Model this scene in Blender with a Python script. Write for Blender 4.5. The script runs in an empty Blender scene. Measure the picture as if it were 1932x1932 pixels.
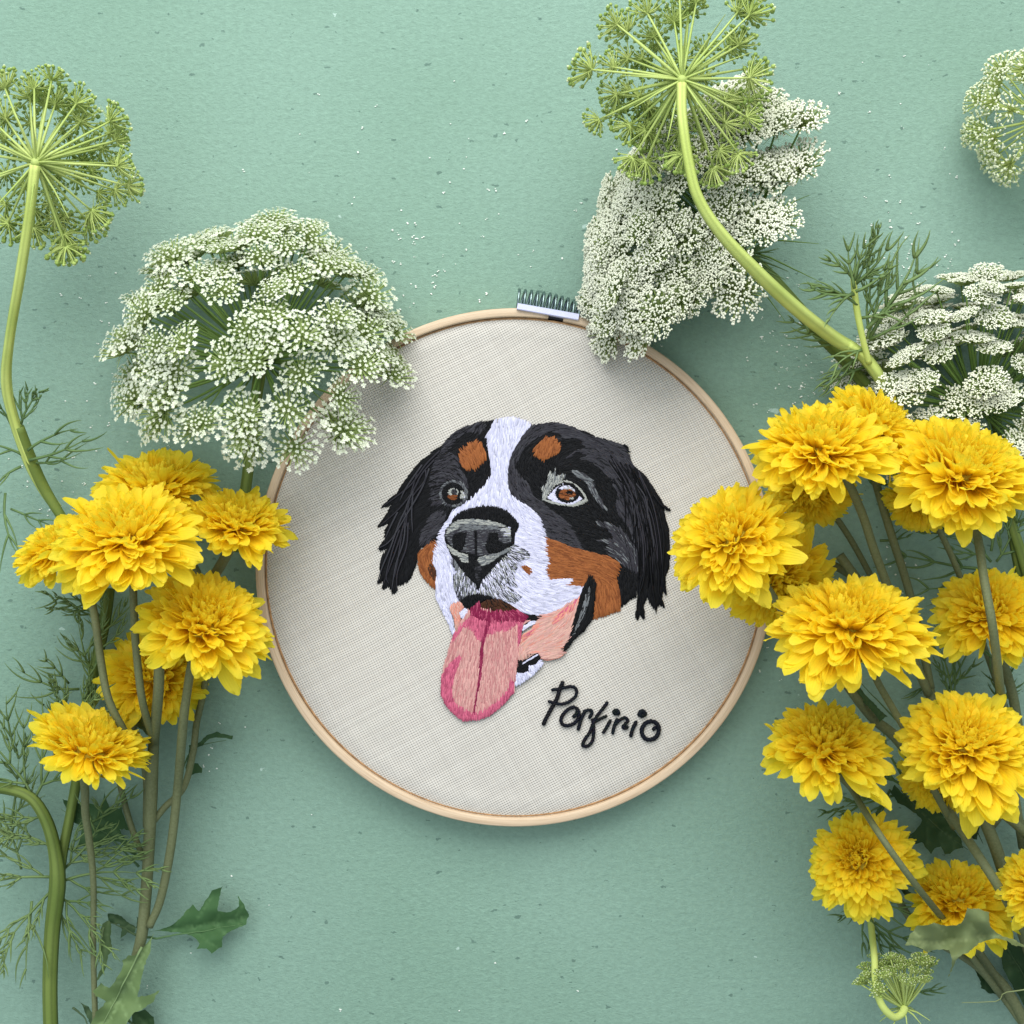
import bpy, math, random
from mathutils import Vector, Matrix, noise, geometry
random.seed(7)
R = math.radians
# ------------------------------------------------------------------ camera, light, exposure
HC = 0.42                      # camera height above the board (m)
SC = 0.3024 / 1932             # metres on the board per traced unit
scene = bpy.context.scene
col = scene.collection
cam_d = bpy.data.cameras.new('camera'); cam = bpy.data.objects.new('camera', cam_d); col.objects.link(cam)
cam.location = (0, 0, HC); cam.rotation_euler = (0, 0, 0)
cam_d.sensor_width = 36; cam_d.lens = 18 / (0.1512 / HC); cam_d.clip_start = 0.01; cam_d.clip_end = 20
scene.camera = cam
w = bpy.data.worlds.new('World'); scene.world = w; w.use_nodes = True
bg = w.node_tree.nodes['Background']; bg.inputs[0].default_value = (0.80, 0.92, 1.0, 1); bg.inputs[1].default_value = 0.52
def area(name, loc, target, size, size_y, energy, color):
    d = bpy.data.lights.new(name, 'AREA'); d.shape = 'RECTANGLE'; d.size = size; d.size_y = size_y
    d.energy = energy; d.color = color
    o = bpy.data.objects.new(name, d); col.objects.link(o); o.location = loc
    o.rotation_euler = (Vector(target) - Vector(loc)).to_track_quat('-Z', 'Y').to_euler()
    return o
area('window_light', (-0.02, 0.64, 0.60), (0, 0.0, 0), 1.0, 0.70, 13.0, (1.0, 0.985, 0.95))
area('room_bounce', (-0.35, 0.1, 1.0), (0, 0, 0), 0.9, 0.9, 4.4, (0.92, 0.97, 1.0))
scene.view_settings.view_transform = 'Standard'; scene.view_settings.look = 'None'
scene.view_settings.exposure = 0.0; scene.view_settings.gamma = 1.0
scene.render.engine = 'CYCLES'
scene.render.resolution_x = 1024; scene.render.resolution_y = 1024

# ------------------------------------------------------------------ helpers
def P(x, y, h=0.0):
    k = (HC - h) / HC
    return Vector(((x - 966) * SC * k, (966 - y) * SC * k, h))
def U(d, h=0.0):               # a length of d traced units at height h
    return d * SC * (HC - h) / HC
def mkmesh(name, verts, faces, mat=None, smooth=True, cols=None):
    me = bpy.data.meshes.new(name)
    me.from_pydata([tuple(v) for v in verts], [], faces)
    if mat: me.materials.append(mat)
    if smooth: me.polygons.foreach_set('use_smooth', [True] * len(me.polygons))
    if cols:
        ca = me.color_attributes.new('Col', 'FLOAT_COLOR', 'POINT')
        flat = []
        for c in cols: flat += [c[0], c[1], c[2], 1.0]
        ca.data.foreach_set('color', flat)
    me.update()
    return me
def link(name, data, parent=None, mw=None, kind=None, label=None):
    o = bpy.data.objects.new(name, data); col.objects.link(o)
    if parent is not None:
        o.parent = parent
        # every mesh is written in world space unless mw says otherwise
        o.matrix_parent_inverse = WM[parent.name].inverted()
    m = mw if mw is not None else Matrix.Identity(4)
    o.matrix_basis = m
    WM[o.name] = m.copy()
    if kind: o['kind'] = kind
    if label: o['label'] = label
    return o
WM = {}
def thing(name, label, cat, loc, group=None):
    o = bpy.data.objects.new(name, None); col.objects.link(o)
    o.empty_display_size = 0.01
    o.matrix_basis = Matrix.Translation(loc); WM[o.name] = o.matrix_basis.copy()
    o['label'] = label; o['category'] = cat
    if group: o['group'] = group
    return o
class MB:
    def __init__(s): s.v = []; s.f = []; s.c = []
    def add(s, v, f, c=None):
        b = len(s.v); s.v += [Vector(p) for p in v]; s.f += [tuple(i + b for i in q) for q in f]
        if c is not None: s.c += ([c] * len(v) if not isinstance(c, list) else c)
    def mesh(s, name, mat, smooth=True): return mkmesh(name, s.v, s.f, mat, smooth, s.c if s.c else None)
def catmull(pts, n=6):
    pts = [tuple(p) for p in pts]
    if len(pts) < 3: n = max(n, 2)
    q = [tuple(2 * a - b for a, b in zip(pts[0], pts[1]))] + pts + [tuple(2 * a - b for a, b in zip(pts[-1], pts[-2]))]
    out = []
    for i in range(1, len(q) - 2):
        for k in range(n):
            t = k / n
            out.append(tuple(0.5 * (2*b + (c - a)*t + (2*a - 5*b + 4*c - d)*t*t + (3*b - a - 3*c + d)*t**3)
                             for a, b, c, d in zip(q[i-1], q[i], q[i+1], q[i+2])))
    out.append(pts[-1])
    return out
def tube(pts, rad, sides=6, cap=True, flat=1.0, ridges=0):
    """pts: Vectors; rad: number or list.  returns verts, faces"""
    n = len(pts); pts = [Vector(p) for p in pts]
    if not isinstance(rad, (list, tuple)): rad = [rad] * n
    v = []; f = []; up = Vector((0, 0, 1)); prev = None
    for i in range(n):
        t = (pts[min(i+1, n-1)] - pts[max(i-1, 0)])
        if t.length < 1e-9: t = Vector((0, 1, 0))
        t.normalize()
        if prev is None:
            a = t.cross(up)
            if a.length < 1e-3: a = t.cross(Vector((1, 0, 0)))
        else:
            a = prev - t * prev.dot(t)
            if a.length < 1e-4: a = t.cross(up)
        a.normalize(); prev = a; b = t.cross(a)
        for k in range(sides):
            an = 2 * math.pi * k / sides
            r = rad[i] * (1 + (0.13 if (ridges and k % 2) else 0))
            v.append(pts[i] + a * math.cos(an) * r + b * math.sin(an) * r * flat)
    for i in range(n - 1):
        for k in range(sides):
            k2 = (k + 1) % sides
            f.append((i*sides + k, i*sides + k2, (i+1)*sides + k2, (i+1)*sides + k))
    if cap:
        f.append(tuple(range(sides - 1, -1, -1))); f.append(tuple((n-1)*sides + k for k in range(sides)))
    return v, f
def lerp(a, b, t): return a + (b - a) * t
def srgb(r, g, b):
    f = lambda c: (c/255/12.92) if c/255 <= 0.04045 else ((c/255 + 0.055)/1.055)**2.4
    return (f(r), f(g), f(b))

# ------------------------------------------------------------------ materials
def newmat(name):
    m = bpy.data.materials.new(name); m.use_nodes = True
    nt = m.node_tree; b = nt.nodes['Principled BSDF']
    return m, nt, b
def N(nt, t, **kw):
    n = nt.nodes.new(t)
    for k, v in kw.items():
        if k.startswith('i_'): n.inputs[k[2:].replace('_', ' ')].default_value = v
        else: setattr(n, k, v)
    return n
def ramp(nt, fac, stops):
    r = nt.nodes.new('ShaderNodeValToRGB'); nt.links.new(fac, r.inputs[0])
    e = r.color_ramp.elements
    while len(e) < len(stops): e.new(0.5)
    for el, (p, c) in zip(e, stops): el.position = p; el.color = (*c, 1) if len(c) == 3 else c
    return r.outputs[0]
def mix(nt, fac, a, b, mode='MIX'):
    n = nt.nodes.new('ShaderNodeMix'); n.data_type = 'RGBA'; n.blend_type = mode
    for s, val in ((n.inputs[0], fac), (n.inputs[6], a), (n.inputs[7], b)):
        if isinstance(val, (int, float)): s.default_value = val
        elif isinstance(val, tuple): s.default_value = (*val, 1) if len(val) == 3 else val
        else: nt.links.new(val, s)
    return n.outputs[2]
def bump(nt, b, height, strength, dist=0.0005):
    n = nt.nodes.new('ShaderNodeBump'); n.inputs['Strength'].default_value = strength; n.inputs['Distance'].default_value = dist
    nt.links.new(height, n.inputs['Height']); nt.links.new(n.outputs[0], b.inputs['Normal'])
    return n
def noisetex(nt, vec, scale, detail=3, rough=0.5):
    n = nt.nodes.new('ShaderNodeTexNoise'); n.inputs['Scale'].default_value = scale
    n.inputs['Detail'].default_value = detail; n.inputs['Roughness'].default_value = rough
    if vec is not None: nt.links.new(vec, n.inputs['Vector'])
    return n.outputs['Fac']
def geo_pos(nt): return nt.nodes.new('ShaderNodeNewGeometry').outputs['Position']
def mapping(nt, vec, scale=(1,1,1), rot=(0,0,0)):
    n = nt.nodes.new('ShaderNodeMapping'); n.inputs['Scale'].default_value = scale; n.inputs['Rotation'].default_value = rot
    nt.links.new(vec, n.inputs['Vector']); return n.outputs[0]
def math_(nt, op, a, b=None, c=None):
    n = nt.nodes.new('ShaderNodeMath'); n.operation = op
    for i, val in enumerate((a, b, c)):
        if val is None: continue
        if isinstance(val, (int, float)): n.inputs[i].default_value = val
        else: nt.links.new(val, n.inputs[i])
    return n.outputs[0]

def mat_board():
    m, nt, b = newmat('painted_board'); p = geo_pos(nt)
    big = noisetex(nt, p, 9, 4)
    c = ramp(nt, big, [(0.3, (0.190, 0.315, 0.243)), (0.7, (0.235, 0.368, 0.300))])
    mid = noisetex(nt, mapping(nt, p, (1.0, 1.35, 1)), 520, 6, 0.75)
    c = mix(nt, 0.5, c, ramp(nt, mid, [(0.25, (0.34, 0.34, 0.34)), (0.75, (0.66, 0.66, 0.66))]), 'OVERLAY')
    # dark fibres and flecks, each with its own shape
    v = nt.nodes.new('ShaderNodeTexVoronoi'); v.inputs['Scale'].default_value = 430
    wv = nt.nodes.new('ShaderNodeVectorMath'); wv.operation = 'ADD'
    nn = nt.nodes.new('ShaderNodeTexNoise'); nn.inputs['Scale'].default_value = 700
    nt.links.new(p, nn.inputs['Vector'])
    sc_ = nt.nodes.new('ShaderNodeVectorMath'); sc_.operation = 'SCALE'; sc_.inputs['Scale'].default_value = 0.0022
    nt.links.new(nn.outputs['Color'], sc_.inputs[0]); nt.links.new(mapping(nt, p, (0.7, 1.3, 1)), wv.inputs[0]); nt.links.new(sc_.outputs[0], wv.inputs[1])
    nt.links.new(wv.outputs[0], v.inputs['Vector'])
    sep = nt.nodes.new('ShaderNodeSeparateColor'); nt.links.new(v.outputs['Color'], sep.inputs[0])
    size = math_(nt, 'MULTIPLY', math_(nt, 'POWER', sep.outputs[0], 3.2), 0.25)
    pres = math_(nt, 'LESS_THAN', v.outputs['Distance'], size)
    pres = math_(nt, 'MULTIPLY', pres, math_(nt, 'GREATER_THAN', sep.outputs[1], 0.35))
    c = mix(nt, math_(nt, 'MULTIPLY', pres, 0.60), c, (0.06, 0.12, 0.10))
    v2 = nt.nodes.new('ShaderNodeTexVoronoi'); v2.inputs['Scale'].default_value = 120
    nt.links.new(mapping(nt, wv.outputs[0], (1, 1, 1), (0, 0, 0.7)), v2.inputs['Vector'])
    s2 = nt.nodes.new('ShaderNodeSeparateColor'); nt.links.new(v2.outputs['Color'], s2.inputs[0])
    pr2 = math_(nt, 'LESS_THAN', v2.outputs['Distance'], math_(nt, 'MULTIPLY', math_(nt, 'POWER', s2.outputs[0], 5.0), 0.12))
    c = mix(nt, math_(nt, 'MULTIPLY', pr2, 0.5), c, (0.55, 0.72, 0.66))
    nt.links.new(c, b.inputs['Base Color']); b.inputs['Roughness'].default_value = 0.7
    b.inputs['Specular IOR Level'].default_value = 0.3
    fine = noisetex(nt, mapping(nt, p, (1.0, 1.5, 1)), 900, 6, 0.75)
    bump(nt, b, math_(nt, 'ADD', fine, math_(nt, 'MULTIPLY', mid, 0.9)), 0.75, 0.0005)
    return m
def mat_wood():
    m, nt, b = newmat('bamboo_wood')
    tc = nt.nodes.new('ShaderNodeAttribute'); tc.attribute_name = 'ang'
    g = nt.nodes.new('ShaderNodeNewGeometry')
    n = noisetex(nt, tc.outputs['Vector'], 1.0, 5, 0.6)
    big = noisetex(nt, g.outputs['Position'], 40, 2)
    c = ramp(nt, n, [(0.3, (0.40, 0.275, 0.165)), (0.5, (0.57, 0.435, 0.295)), (0.8, (0.65, 0.52, 0.375))])
    c = mix(nt, math_(nt, 'MULTIPLY', big, 0.35), c, (0.50, 0.36, 0.245))
    nt.links.new(c, b.inputs['Base Color']); b.inputs['Roughness'].default_value = 0.5
    bump(nt, b, n, 0.25, 0.0002)
    return m
def simple(name, color, rough=0.6, metal=0.0, var=0.0, vscale=300, spec=0.4):
    m, nt, b = newmat(name)
    b.inputs['Roughness'].default_value = rough; b.inputs['Metallic'].default_value = metal
    b.inputs['Specular IOR Level'].default_value = spec
    if var:
        n = noisetex(nt, geo_pos(nt), vscale, 3)
        lo = tuple(c * (1 - var) for c in color); hi = tuple(min(1, c * (1 + var)) for c in color)
        nt.links.new(ramp(nt, n, [(0.3, lo), (0.7, hi)]), b.inputs['Base Color'])
        bump(nt, b, n, 0.2, 0.0002)
    else: b.inputs['Base Color'].default_value = (*color, 1)
    return m
def mat_cloth():
    m, nt, b = newmat('linen_weave'); p = geo_pos(nt)
    nz = nt.nodes.new('ShaderNodeTexNoise'); nz.inputs['Scale'].default_value = 14; nz.inputs['Detail'].default_value = 2; nt.links.new(p, nz.inputs['Vector'])
    sc_ = nt.nodes.new('ShaderNodeVectorMath'); sc_.operation = 'SCALE'; sc_.inputs['Scale'].default_value = 0.006
    nt.links.new(nz.outputs['Color'], sc_.inputs[0])
    ad = nt.nodes.new('ShaderNodeVectorMath'); ad.operation = 'ADD'; nt.links.new(p, ad.inputs[0]); nt.links.new(sc_.outputs[0], ad.inputs[1])
    q = mapping(nt, ad.outputs[0], (1, 1, 1), (0, 0, R(-27)))
    s = nt.nodes.new('ShaderNodeSeparateXYZ'); nt.links.new(q, s.inputs[0])
    k = 2 * math.pi / 0.00068
    jx = noisetex(nt, mapping(nt, q, (8, 900, 1)), 1.0, 1); jy = noisetex(nt, mapping(nt, q, (900, 8, 1)), 1.0, 1)
    a = math_(nt, 'SINE', math_(nt, 'MULTIPLY', s.outputs[0], k * 0.94)); c_ = math_(nt, 'SINE', math_(nt, 'MULTIPLY', s.outputs[1], k))
    hx = math_(nt, 'ADD', math_(nt, 'MULTIPLY', a, 0.5), 0.5); hy = math_(nt, 'ADD', math_(nt, 'MULTIPLY', c_, 0.5), 0.5)
    hole = math_(nt, 'MULTIPLY', hx, hy)
    hh = math_(nt, 'POWER', hole, 2.0)
    yarn = math_(nt, 'ADD', math_(nt, 'MULTIPLY', jx, 0.60), math_(nt, 'MULTIPLY', jy, 0.40))
    base = ramp(nt, yarn, [(0.35, (0.53, 0.505, 0.465)), (0.65, (0.60, 0.575, 0.53))])
    c = mix(nt, math_(nt, 'MULTIPLY', hh, 0.95), base, (0.15, 0.135, 0.12))
    rowd = math_(nt, 'MULTIPLY', math_(nt, 'POWER', hy, 2.0), 0.42)
    c = mix(nt, rowd, c, (0.33, 0.31, 0.28))
    nt.links.new(c, b.inputs['Base Color']); b.inputs['Roughness'].default_value = 0.85
    b.inputs['Specular IOR Level'].default_value = 0.15
    bump(nt, b, math_(nt, 'SUBTRACT', math_(nt, 'MULTIPLY', yarn, 0.6), hole), 0.55, 0.0003)
    return m
def mat_vcol(name, rough=0.5, spec=0.4, trans=0.0, sheen=0.0):
    m, nt, b = newmat(name)
    a = nt.nodes.new('ShaderNodeAttribute'); a.attribute_name = 'Col'
    nt.links.new(a.outputs['Color'], b.inputs['Base Color'])
    b.inputs['Roughness'].default_value = rough; b.inputs['Specular IOR Level'].default_value = spec
    b.inputs['Sheen Weight'].default_value = sheen
    if trans: add_translucent(nt, b, a.outputs['Color'], trans)
    return m
def add_translucent(nt, b, color, fac):
    t = nt.nodes.new('ShaderNodeBsdfTranslucent'); ms = nt.nodes.new('ShaderNodeMixShader'); ms.inputs[0].default_value = fac
    if isinstance(color, tuple): t.inputs[0].default_value = (*color, 1)
    else: nt.links.new(color, t.inputs[0])
    out = nt.nodes['Material Output']
    nt.links.new(b.outputs[0], ms.inputs[1]); nt.links.new(t.outputs[0], ms.inputs[2]); nt.links.new(ms.outputs[0], out.inputs[0])
def mat_petal(name='yellow_petal'):
    m, nt, b = newmat(name)
    uv = nt.nodes.new('ShaderNodeAttribute'); uv.attribute_name = 'Col'   # r: along the petal, g: across, b: random
    s = nt.nodes.new('ShaderNodeSeparateColor'); nt.links.new(uv.outputs['Color'], s.inputs[0])
    oi = nt.nodes.new('ShaderNodeObjectInfo')
    c = ramp(nt, s.outputs[0], [(0.0, (0.93, 0.58, 0.008)), (0.30, (0.96, 0.77, 0.020)), (1.0, (0.98, 0.86, 0.070))])
    # fine veins running along the petal
    wv = math_(nt, 'SINE', math_(nt, 'MULTIPLY', s.outputs[1], 44.0))
    c = mix(nt, math_(nt, 'MULTIPLY', math_(nt, 'ADD', wv, 1.0), 0.04), c, (0.85, 0.50, 0.008))
    rnd = math_(nt, 'FRACT', math_(nt, 'ADD', oi.outputs['Random'], s.outputs[2]))
    c = mix(nt, math_(nt, 'MULTIPLY', rnd, 0.25), c, (0.95, 0.70, 0.012))
    nt.links.new(c, b.inputs['Base Color']); b.inputs['Roughness'].default_value = 0.55; b.inputs['Specular IOR Level'].default_value = 0.3
    add_translucent(nt, b, c, 0.60)
    bump(nt, b, wv, 0.25, 0.0002)
    return m
def mat_stem(name, c1, c2, fuzz=0.25, trans=0.0, streak=False):
    m, nt, b = newmat(name); p = geo_pos(nt)
    n = noisetex(nt, p, 1600, 2); n2 = noisetex(nt, p, 60, 3)
    c = ramp(nt, n2, [(0.3, c1), (0.7, c2)])
    at = nt.nodes.new('ShaderNodeAttribute'); at.attribute_name = 'rib'
    c = mix(nt, math_(nt, 'MULTIPLY', at.outputs['Fac'], 0.6), c, tuple(x * 0.55 for x in c1))
    c = mix(nt, math_(nt, 'MULTIPLY', n, fuzz), c, tuple(min(1, 2.2 * x + 0.10) for x in c2))
    nt.links.new(c, b.inputs['Base Color']); b.inputs['Roughness'].default_value = 0.65; b.inputs['Specular IOR Level'].default_value = 0.3
    bump(nt, b, n, 0.3, 0.0002)
    if trans: add_translucent(nt, b, c, trans)
    return m
M = dict(
    board=mat_board(), wood=mat_wood(), cloth=mat_cloth(), thread=mat_vcol('cotton_thread', 0.50, 0.10, sheen=0.0),
    brownwood=simple('inner_ring_wood', (0.36, 0.21, 0.10), 0.6, var=0.3, vscale=500),
    steel=simple('blued_spring_steel', (0.20, 0.27, 0.27), 0.28, 0.95, var=0.1), clip=simple('grey_metal_plate', (0.52, 0.53, 0.72), 0.4, 0.15, var=0.05),
    black=simple('matte_black', (0.008, 0.008, 0.012), 0.6, var=0.1),
    petal=mat_petal(), receptacle=mat_stem('receptacle_yellow_green', (0.42, 0.34, 0.02), (0.60, 0.46, 0.02)),
    mumstem=mat_stem('downy_stem', (0.060, 0.074, 0.026), (0.110, 0.126, 0.052), 0.32),
    limestem=mat_stem('smooth_lime_stem', (0.40, 0.50, 0.11), (0.58, 0.67, 0.20), 0.05),
    olivestem=mat_stem('olive_stem', (0.085, 0.135, 0.020), (0.155, 0.21, 0.045), 0.05),
    ray=mat_stem('umbel_ray_green', (0.36, 0.48, 0.11), (0.52, 0.62, 0.20), 0.05, 0.15),
    rayd=mat_stem('umbel_ray_dark_green', (0.10, 0.19, 0.035), (0.18, 0.29, 0.07), 0.05, 0.1),
    needle2=mat_stem('pale_feathery_leaf', (0.095, 0.165, 0.048), (0.20, 0.29, 0.105), 0.05, 0.15),
    raym=mat_stem('umbellet_stalk_green', (0.24, 0.34, 0.09), (0.36, 0.46, 0.16), 0.05, 0.1),
    needle=mat_stem('feathery_leaf_green', (0.060, 0.125, 0.038), (0.15, 0.24, 0.085), 0.1, 0.12),
    white=mat_stem('white_floret', (0.74, 0.79, 0.62), (0.84, 0.87, 0.74), 0.0, 0.25),
    bead=mat_stem('white_flower_bud', (0.76, 0.78, 0.62), (0.86, 0.87, 0.74), 0.0, 0.15),
    budg=mat_stem('green_flower_bud', (0.17, 0.29, 0.055), (0.30, 0.44, 0.10), 0.1, 0.1),
    budw=mat_stem('pale_flower_bud', (0.62, 0.70, 0.42), (0.78, 0.82, 0.60), 0.1, 0.1),
    budv=mat_vcol('bud_green', 0.6, 0.3, trans=0.08), leaf=mat_vcol('leaf_blade', 0.62, 0.15, trans=0.15), crumb=simple('pollen_white', (0.82, 0.86, 0.80), 0.8))
# ------------------------------------------------------------------ the painted board
def board():
    v = []; f = []; n = 24; s = 0.9
    for j in range(n + 1):
        for i in range(n + 1):
            x = (i / n - 0.5) * 2 * s; y = (j / n - 0.5) * 2 * s
            v.append((x, y, 0))
    for j in range(n):
        for i in range(n):
            a = j * (n + 1) + i; f.append((a, a + 1, a + n + 2, a + n + 1))
    o = link('tabletop', mkmesh('tabletop', v, f, M['board'])); o['kind'] = 'structure'
board()

# ------------------------------------------------------------------ embroidery hoop
HT = 0.0100                                # top of the wooden ring
HCX, HCY = 971.5, 1071.0
hc = P(HCX, HCY, HT); RO = U(489.5, HT); RW = U(16.0, HT); CLZ = 0.0088
hoop = thing('embroidery_hoop', 'round wooden embroidery hoop with a stitched dog portrait on linen', 'embroidery hoop', Vector((hc.x, hc.y, 0)))
def ring(name, profile, a0, a1, n, mat, jag=0.0):
    v = []; f = []; ang = []
    closed = abs(a1 - a0 - 2 * math.pi) < 1e-6
    m = len(profile); cnt = n if closed else n + 1
    for i in range(cnt):
        a = a0 + (a1 - a0) * i / n
        for j, (r, z) in enumerate(profile):
            aa = a
            if not closed and (i == 0 or i == n): aa += jag * noise.noise(Vector((r * 900, z * 900, i)))
            wob = 1 + 0.0012 * math.sin(3 * a + 1)
            v.append((hc.x + r * wob * math.sin(aa), hc.y + r * wob * math.cos(aa), z))
            ang.append((a * 5.0, r * 2600, z * 2600))
    for i in range(n):
        i2 = (i + 1) % cnt
        for j in range(m):
            j2 = (j + 1) % m
            f.append((i*m + j, i2*m + j, i2*m + j2, i*m + j2))
    if not closed:
        f.append(tuple(range(m))); f.append(tuple(n*m + k for k in range(m - 1, -1, -1)))
    me = mkmesh(name, v, f, mat)
    at = me.attributes.new('ang', 'FLOAT_VECTOR', 'POINT')
    fl = []
    for a in ang: fl += a
    at.data.foreach_set('vector', fl)
    return me
def rrect(r0, r1, z0, z1, b):
    return [(r0 + b, z0), (r1 - b, z0), (r1, z0 + b), (r1, z1 - b), (r1 - b*0.4, z1 - b*0.3), (r1 - b, z1), (r0 + b, z1), (r0 + b*0.3, z1 - b*0.4), (r0, z1 - b), (r0, z0 + b)]
g0, g1 = R(11.0), R(360 + 7.6)
link('outer_ring', ring('outer_ring', rrect(RO - RW, RO, 0.0, HT, 0.00035), g0, g1, 200, M['wood'], 0.004), hoop)
link('inner_ring', ring('inner_ring', rrect(RO - RW - 0.0010, RO - RW - 0.0001, 0.0, CLZ - 0.0004, 0.0002), 0, 2*math.pi, 160, M['brownwood']), hoop)
# linen stretched over the inner ring
def cloth():
    rc = RO - RW - 0.00008; v = [(hc.x, hc.y, CLZ)]; f = []; nr = 26; na = 128
    for i in range(1, nr + 1):
        for j in range(na):
            a = 2*math.pi*j/na; r = rc * i / nr; x = hc.x + r*math.cos(a); y = hc.y + r*math.sin(a)
            z = CLZ + 0.00035 * noise.noise(Vector((x*40, y*40, 0))) * (1 - (i/nr)**4)
            if i == nr: z = CLZ - 0.0006
            elif i == nr - 1: z = CLZ + 0.0004
            v.append((x, y, z))
    for j in range(na): f.append((0, 1 + j, 1 + (j+1) % na))
    for i in range(nr - 1):
        for j in range(na):
            j2 = (j+1) % na; f.append((1+i*na+j, 1+(i+1)*na+j, 1+(i+1)*na+j2, 1+i*na+j2))
    return link('linen_cloth', mkmesh('linen_cloth', v, f, M['cloth']), hoop)
linen = cloth()
# plain black arc filling the gap in the wooden ring, steel plate and spring
b = MB(); p0 = P(1051, 596, 0.006)
prof = ring('gap_piece', rrect(RO - RW + 0.0002, RO - 0.0006, 0.0, HT - 0.0012, 0.0003), R(6.5), R(12.0), 8, M['black'])
link('gap_piece', prof, hoop)
def plate():
    a = P(976, 577.5, HT + 0.0012); c = P(1092, 598, HT + 0.0012); d = (c - a).normalized(); nrm = Vector((-d.y, d.x, 0)); wd = U(6.0, HT)
    prof2 = [(-wd, -0.006), (wd, -0.006), (wd, 0.0002), (wd - 0.0002, 0.0), (-wd + 0.0002, 0.0), (-wd, -0.0002)]
    prof2 = [(-wd, -0.006), (wd, -0.006), (wd, -0.0002), (wd - 0.0002, 0.0), (-wd + 0.0002, 0.0), (-wd, -0.0002)]
    v = []; f = []; m = len(prof2)
    for q in (a, lerp(a, c, .5), c):
        for (s, z) in prof2: v.append(q + nrm * s + Vector((0, 0, z)))
    for i in range(2):
        for k in range(m): k2 = (k+1) % m; f.append((i*m+k, (i+1)*m+k, (i+1)*m+k2, i*m+k2))
    f.append(tuple(range(m-1, -1, -1))); f.append(tuple(2*m + k for k in range(m)))
    link('metal_plate', mkmesh('metal_plate', v, f, M['clip'], smooth=False), hoop)
plate()
def spring():
    ax0 = P(975, 568, 0.0065); ax1 = P(1152, 606, 0.0065); L = (ax1 - ax0); d = L.normalized(); nrm = Vector((-d.y, d.x, 0)); rr = 0.0034
    pts = []; turns = 15.5; n = int(turns * 18)
    for i in range(n + 1):
        t = i / n; a = t * turns * 2 * math.pi
        c = ax0 + L * t - nrm * (0.0030 * (t*t) * 0.9) + nrm * 0.0012*math.sin(t*math.pi)
        pts.append(c + nrm * math.cos(a) * rr + Vector((0, 0, 1)) * math.sin(a) * rr * 0.85)
    v, f = tube(pts, 0.00042, 8)
    link('spring', mkmesh('spring', v, f, M['steel']), hoop)
spring()

# ------------------------------------------------------------------ stitched portrait
K = (0.0022, 0.0024, 0.0032); K2 = (0.006, 0.0064, 0.008); DG = (0.026, 0.025, 0.032); DG2 = (0.038, 0.038, 0.046); MG = (0.13, 0.14, 0.15)
LG = (0.32, 0.33, 0.31); WH = (0.55, 0.55, 0.70); WH2 = (0.45, 0.455, 0.60); BR = (0.255, 0.086, 0.026); BR2 = (0.17, 0.052, 0.016); DB = (0.05, 0.018, 0.008)
PK = (0.50, 0.27, 0.25); PK2 = (0.40, 0.17, 0.17); RS = (0.46, 0.10, 0.17); RS2 = (0.33, 0.06, 0.115); BU = (0.17, 0.010, 0.045); SA = (0.50, 0.30, 0.255); SA2 = (0.54, 0.22, 0.17)
# polygons in close-up units (origin 1050,1150 of the 3024 grid, 1932 units = 1000)
def ell(cx, cy, rx, ry, n=18): return [(cx + rx*math.cos(2*math.pi*i/n), cy + ry*math.sin(2*math.pi*i/n)) for i in range(n)]
def sp(*a): return list(a)
def nz(pts):   # nose close-up units (origin 1250,1380, 400 wide) to the close-up above
    return [((1250 + x*400/1932 - 1050)*1.932, (1380 + y*400/1932 - 1150)*1.932) for x, y in pts]
def er(pts):   # right eye close-up (origin 1500,1220, 500 wide)
    return [((1500 + x*500/1932 - 1050)*1.932, (1220 + y*500/1932 - 1150)*1.932) for x, y in pts]
def el(pts):   # left eye close-up (origin 1100,1220, 400 wide)
    return [((1100 + x*400/1932 - 1050)*1.932, (1220 + y*400/1932 - 1150)*1.932) for x, y in pts]
def tg(pts):   # tongue close-up (origin 1280,1700, 440 high -> 1932)
    return [((1280 + x*440/1932 - 1050)*1.932, (1700 + y*440/1932 - 1150)*1.932) for x, y in pts]
PO = []   # (part key, colours, polygon, length, fine, fixed direction or None)
def poly(key, cols_, pts, L=26, fine=False, d=None): PO.append((key, cols_, pts, L, fine, d))
bk = [(K, 5), (K2, 2)]; dg = [(DG, 4), (DG2, 2), (K2, 1)]
poly('ear', bk, [(490,325),(450,345),(430,370),(380,405),(340,445),(300,500),(265,545),(235,595),(195,625),(148,672),(195,662),(215,645),(190,690),(160,735),(133,778),(195,760),(170,800),(172,860),(122,912),(170,905),(195,895),(150,960),(138,1010),(150,1060),(122,1106),(165,1085),(148,1137),(190,1112),(212,1156),(238,1152),(232,1115),(280,1100),(315,1070),(330,1030),(345,1000),(355,950),(372,890),(400,800),(430,720),(430,560),(470,430)], 40)
poly('head_fur', bk, [(490,325),(520,290),(560,250),(620,215),(700,188),(790,180),(750,260),(760,350),(775,440),(775,500),(720,570),(650,640),(560,690),(520,740),(495,800),(480,860),(465,885),(430,885),(375,895),(368,830),(400,780),(430,720),(425,560),(450,450)])
poly('head_fur', bk, [(1000,205),(1060,195),(1130,188),(1180,200),(1250,225),(1310,240),(1380,275),(1440,295),(1530,315),(1520,420),(1500,500),(1490,620),(1520,760),(1600,930),(1610,1020),(1600,1180),(1560,1200),(1515,1240),(1510,1180),(1500,1130),(1480,1060),(1500,1000),(1450,960),(1380,940),(1300,920),(1220,900),(1150,870),(1080,845),(1060,780),(1040,720),(990,670),(930,640),(890,610),(870,540),(870,450),(900,350),(940,280)])
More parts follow.
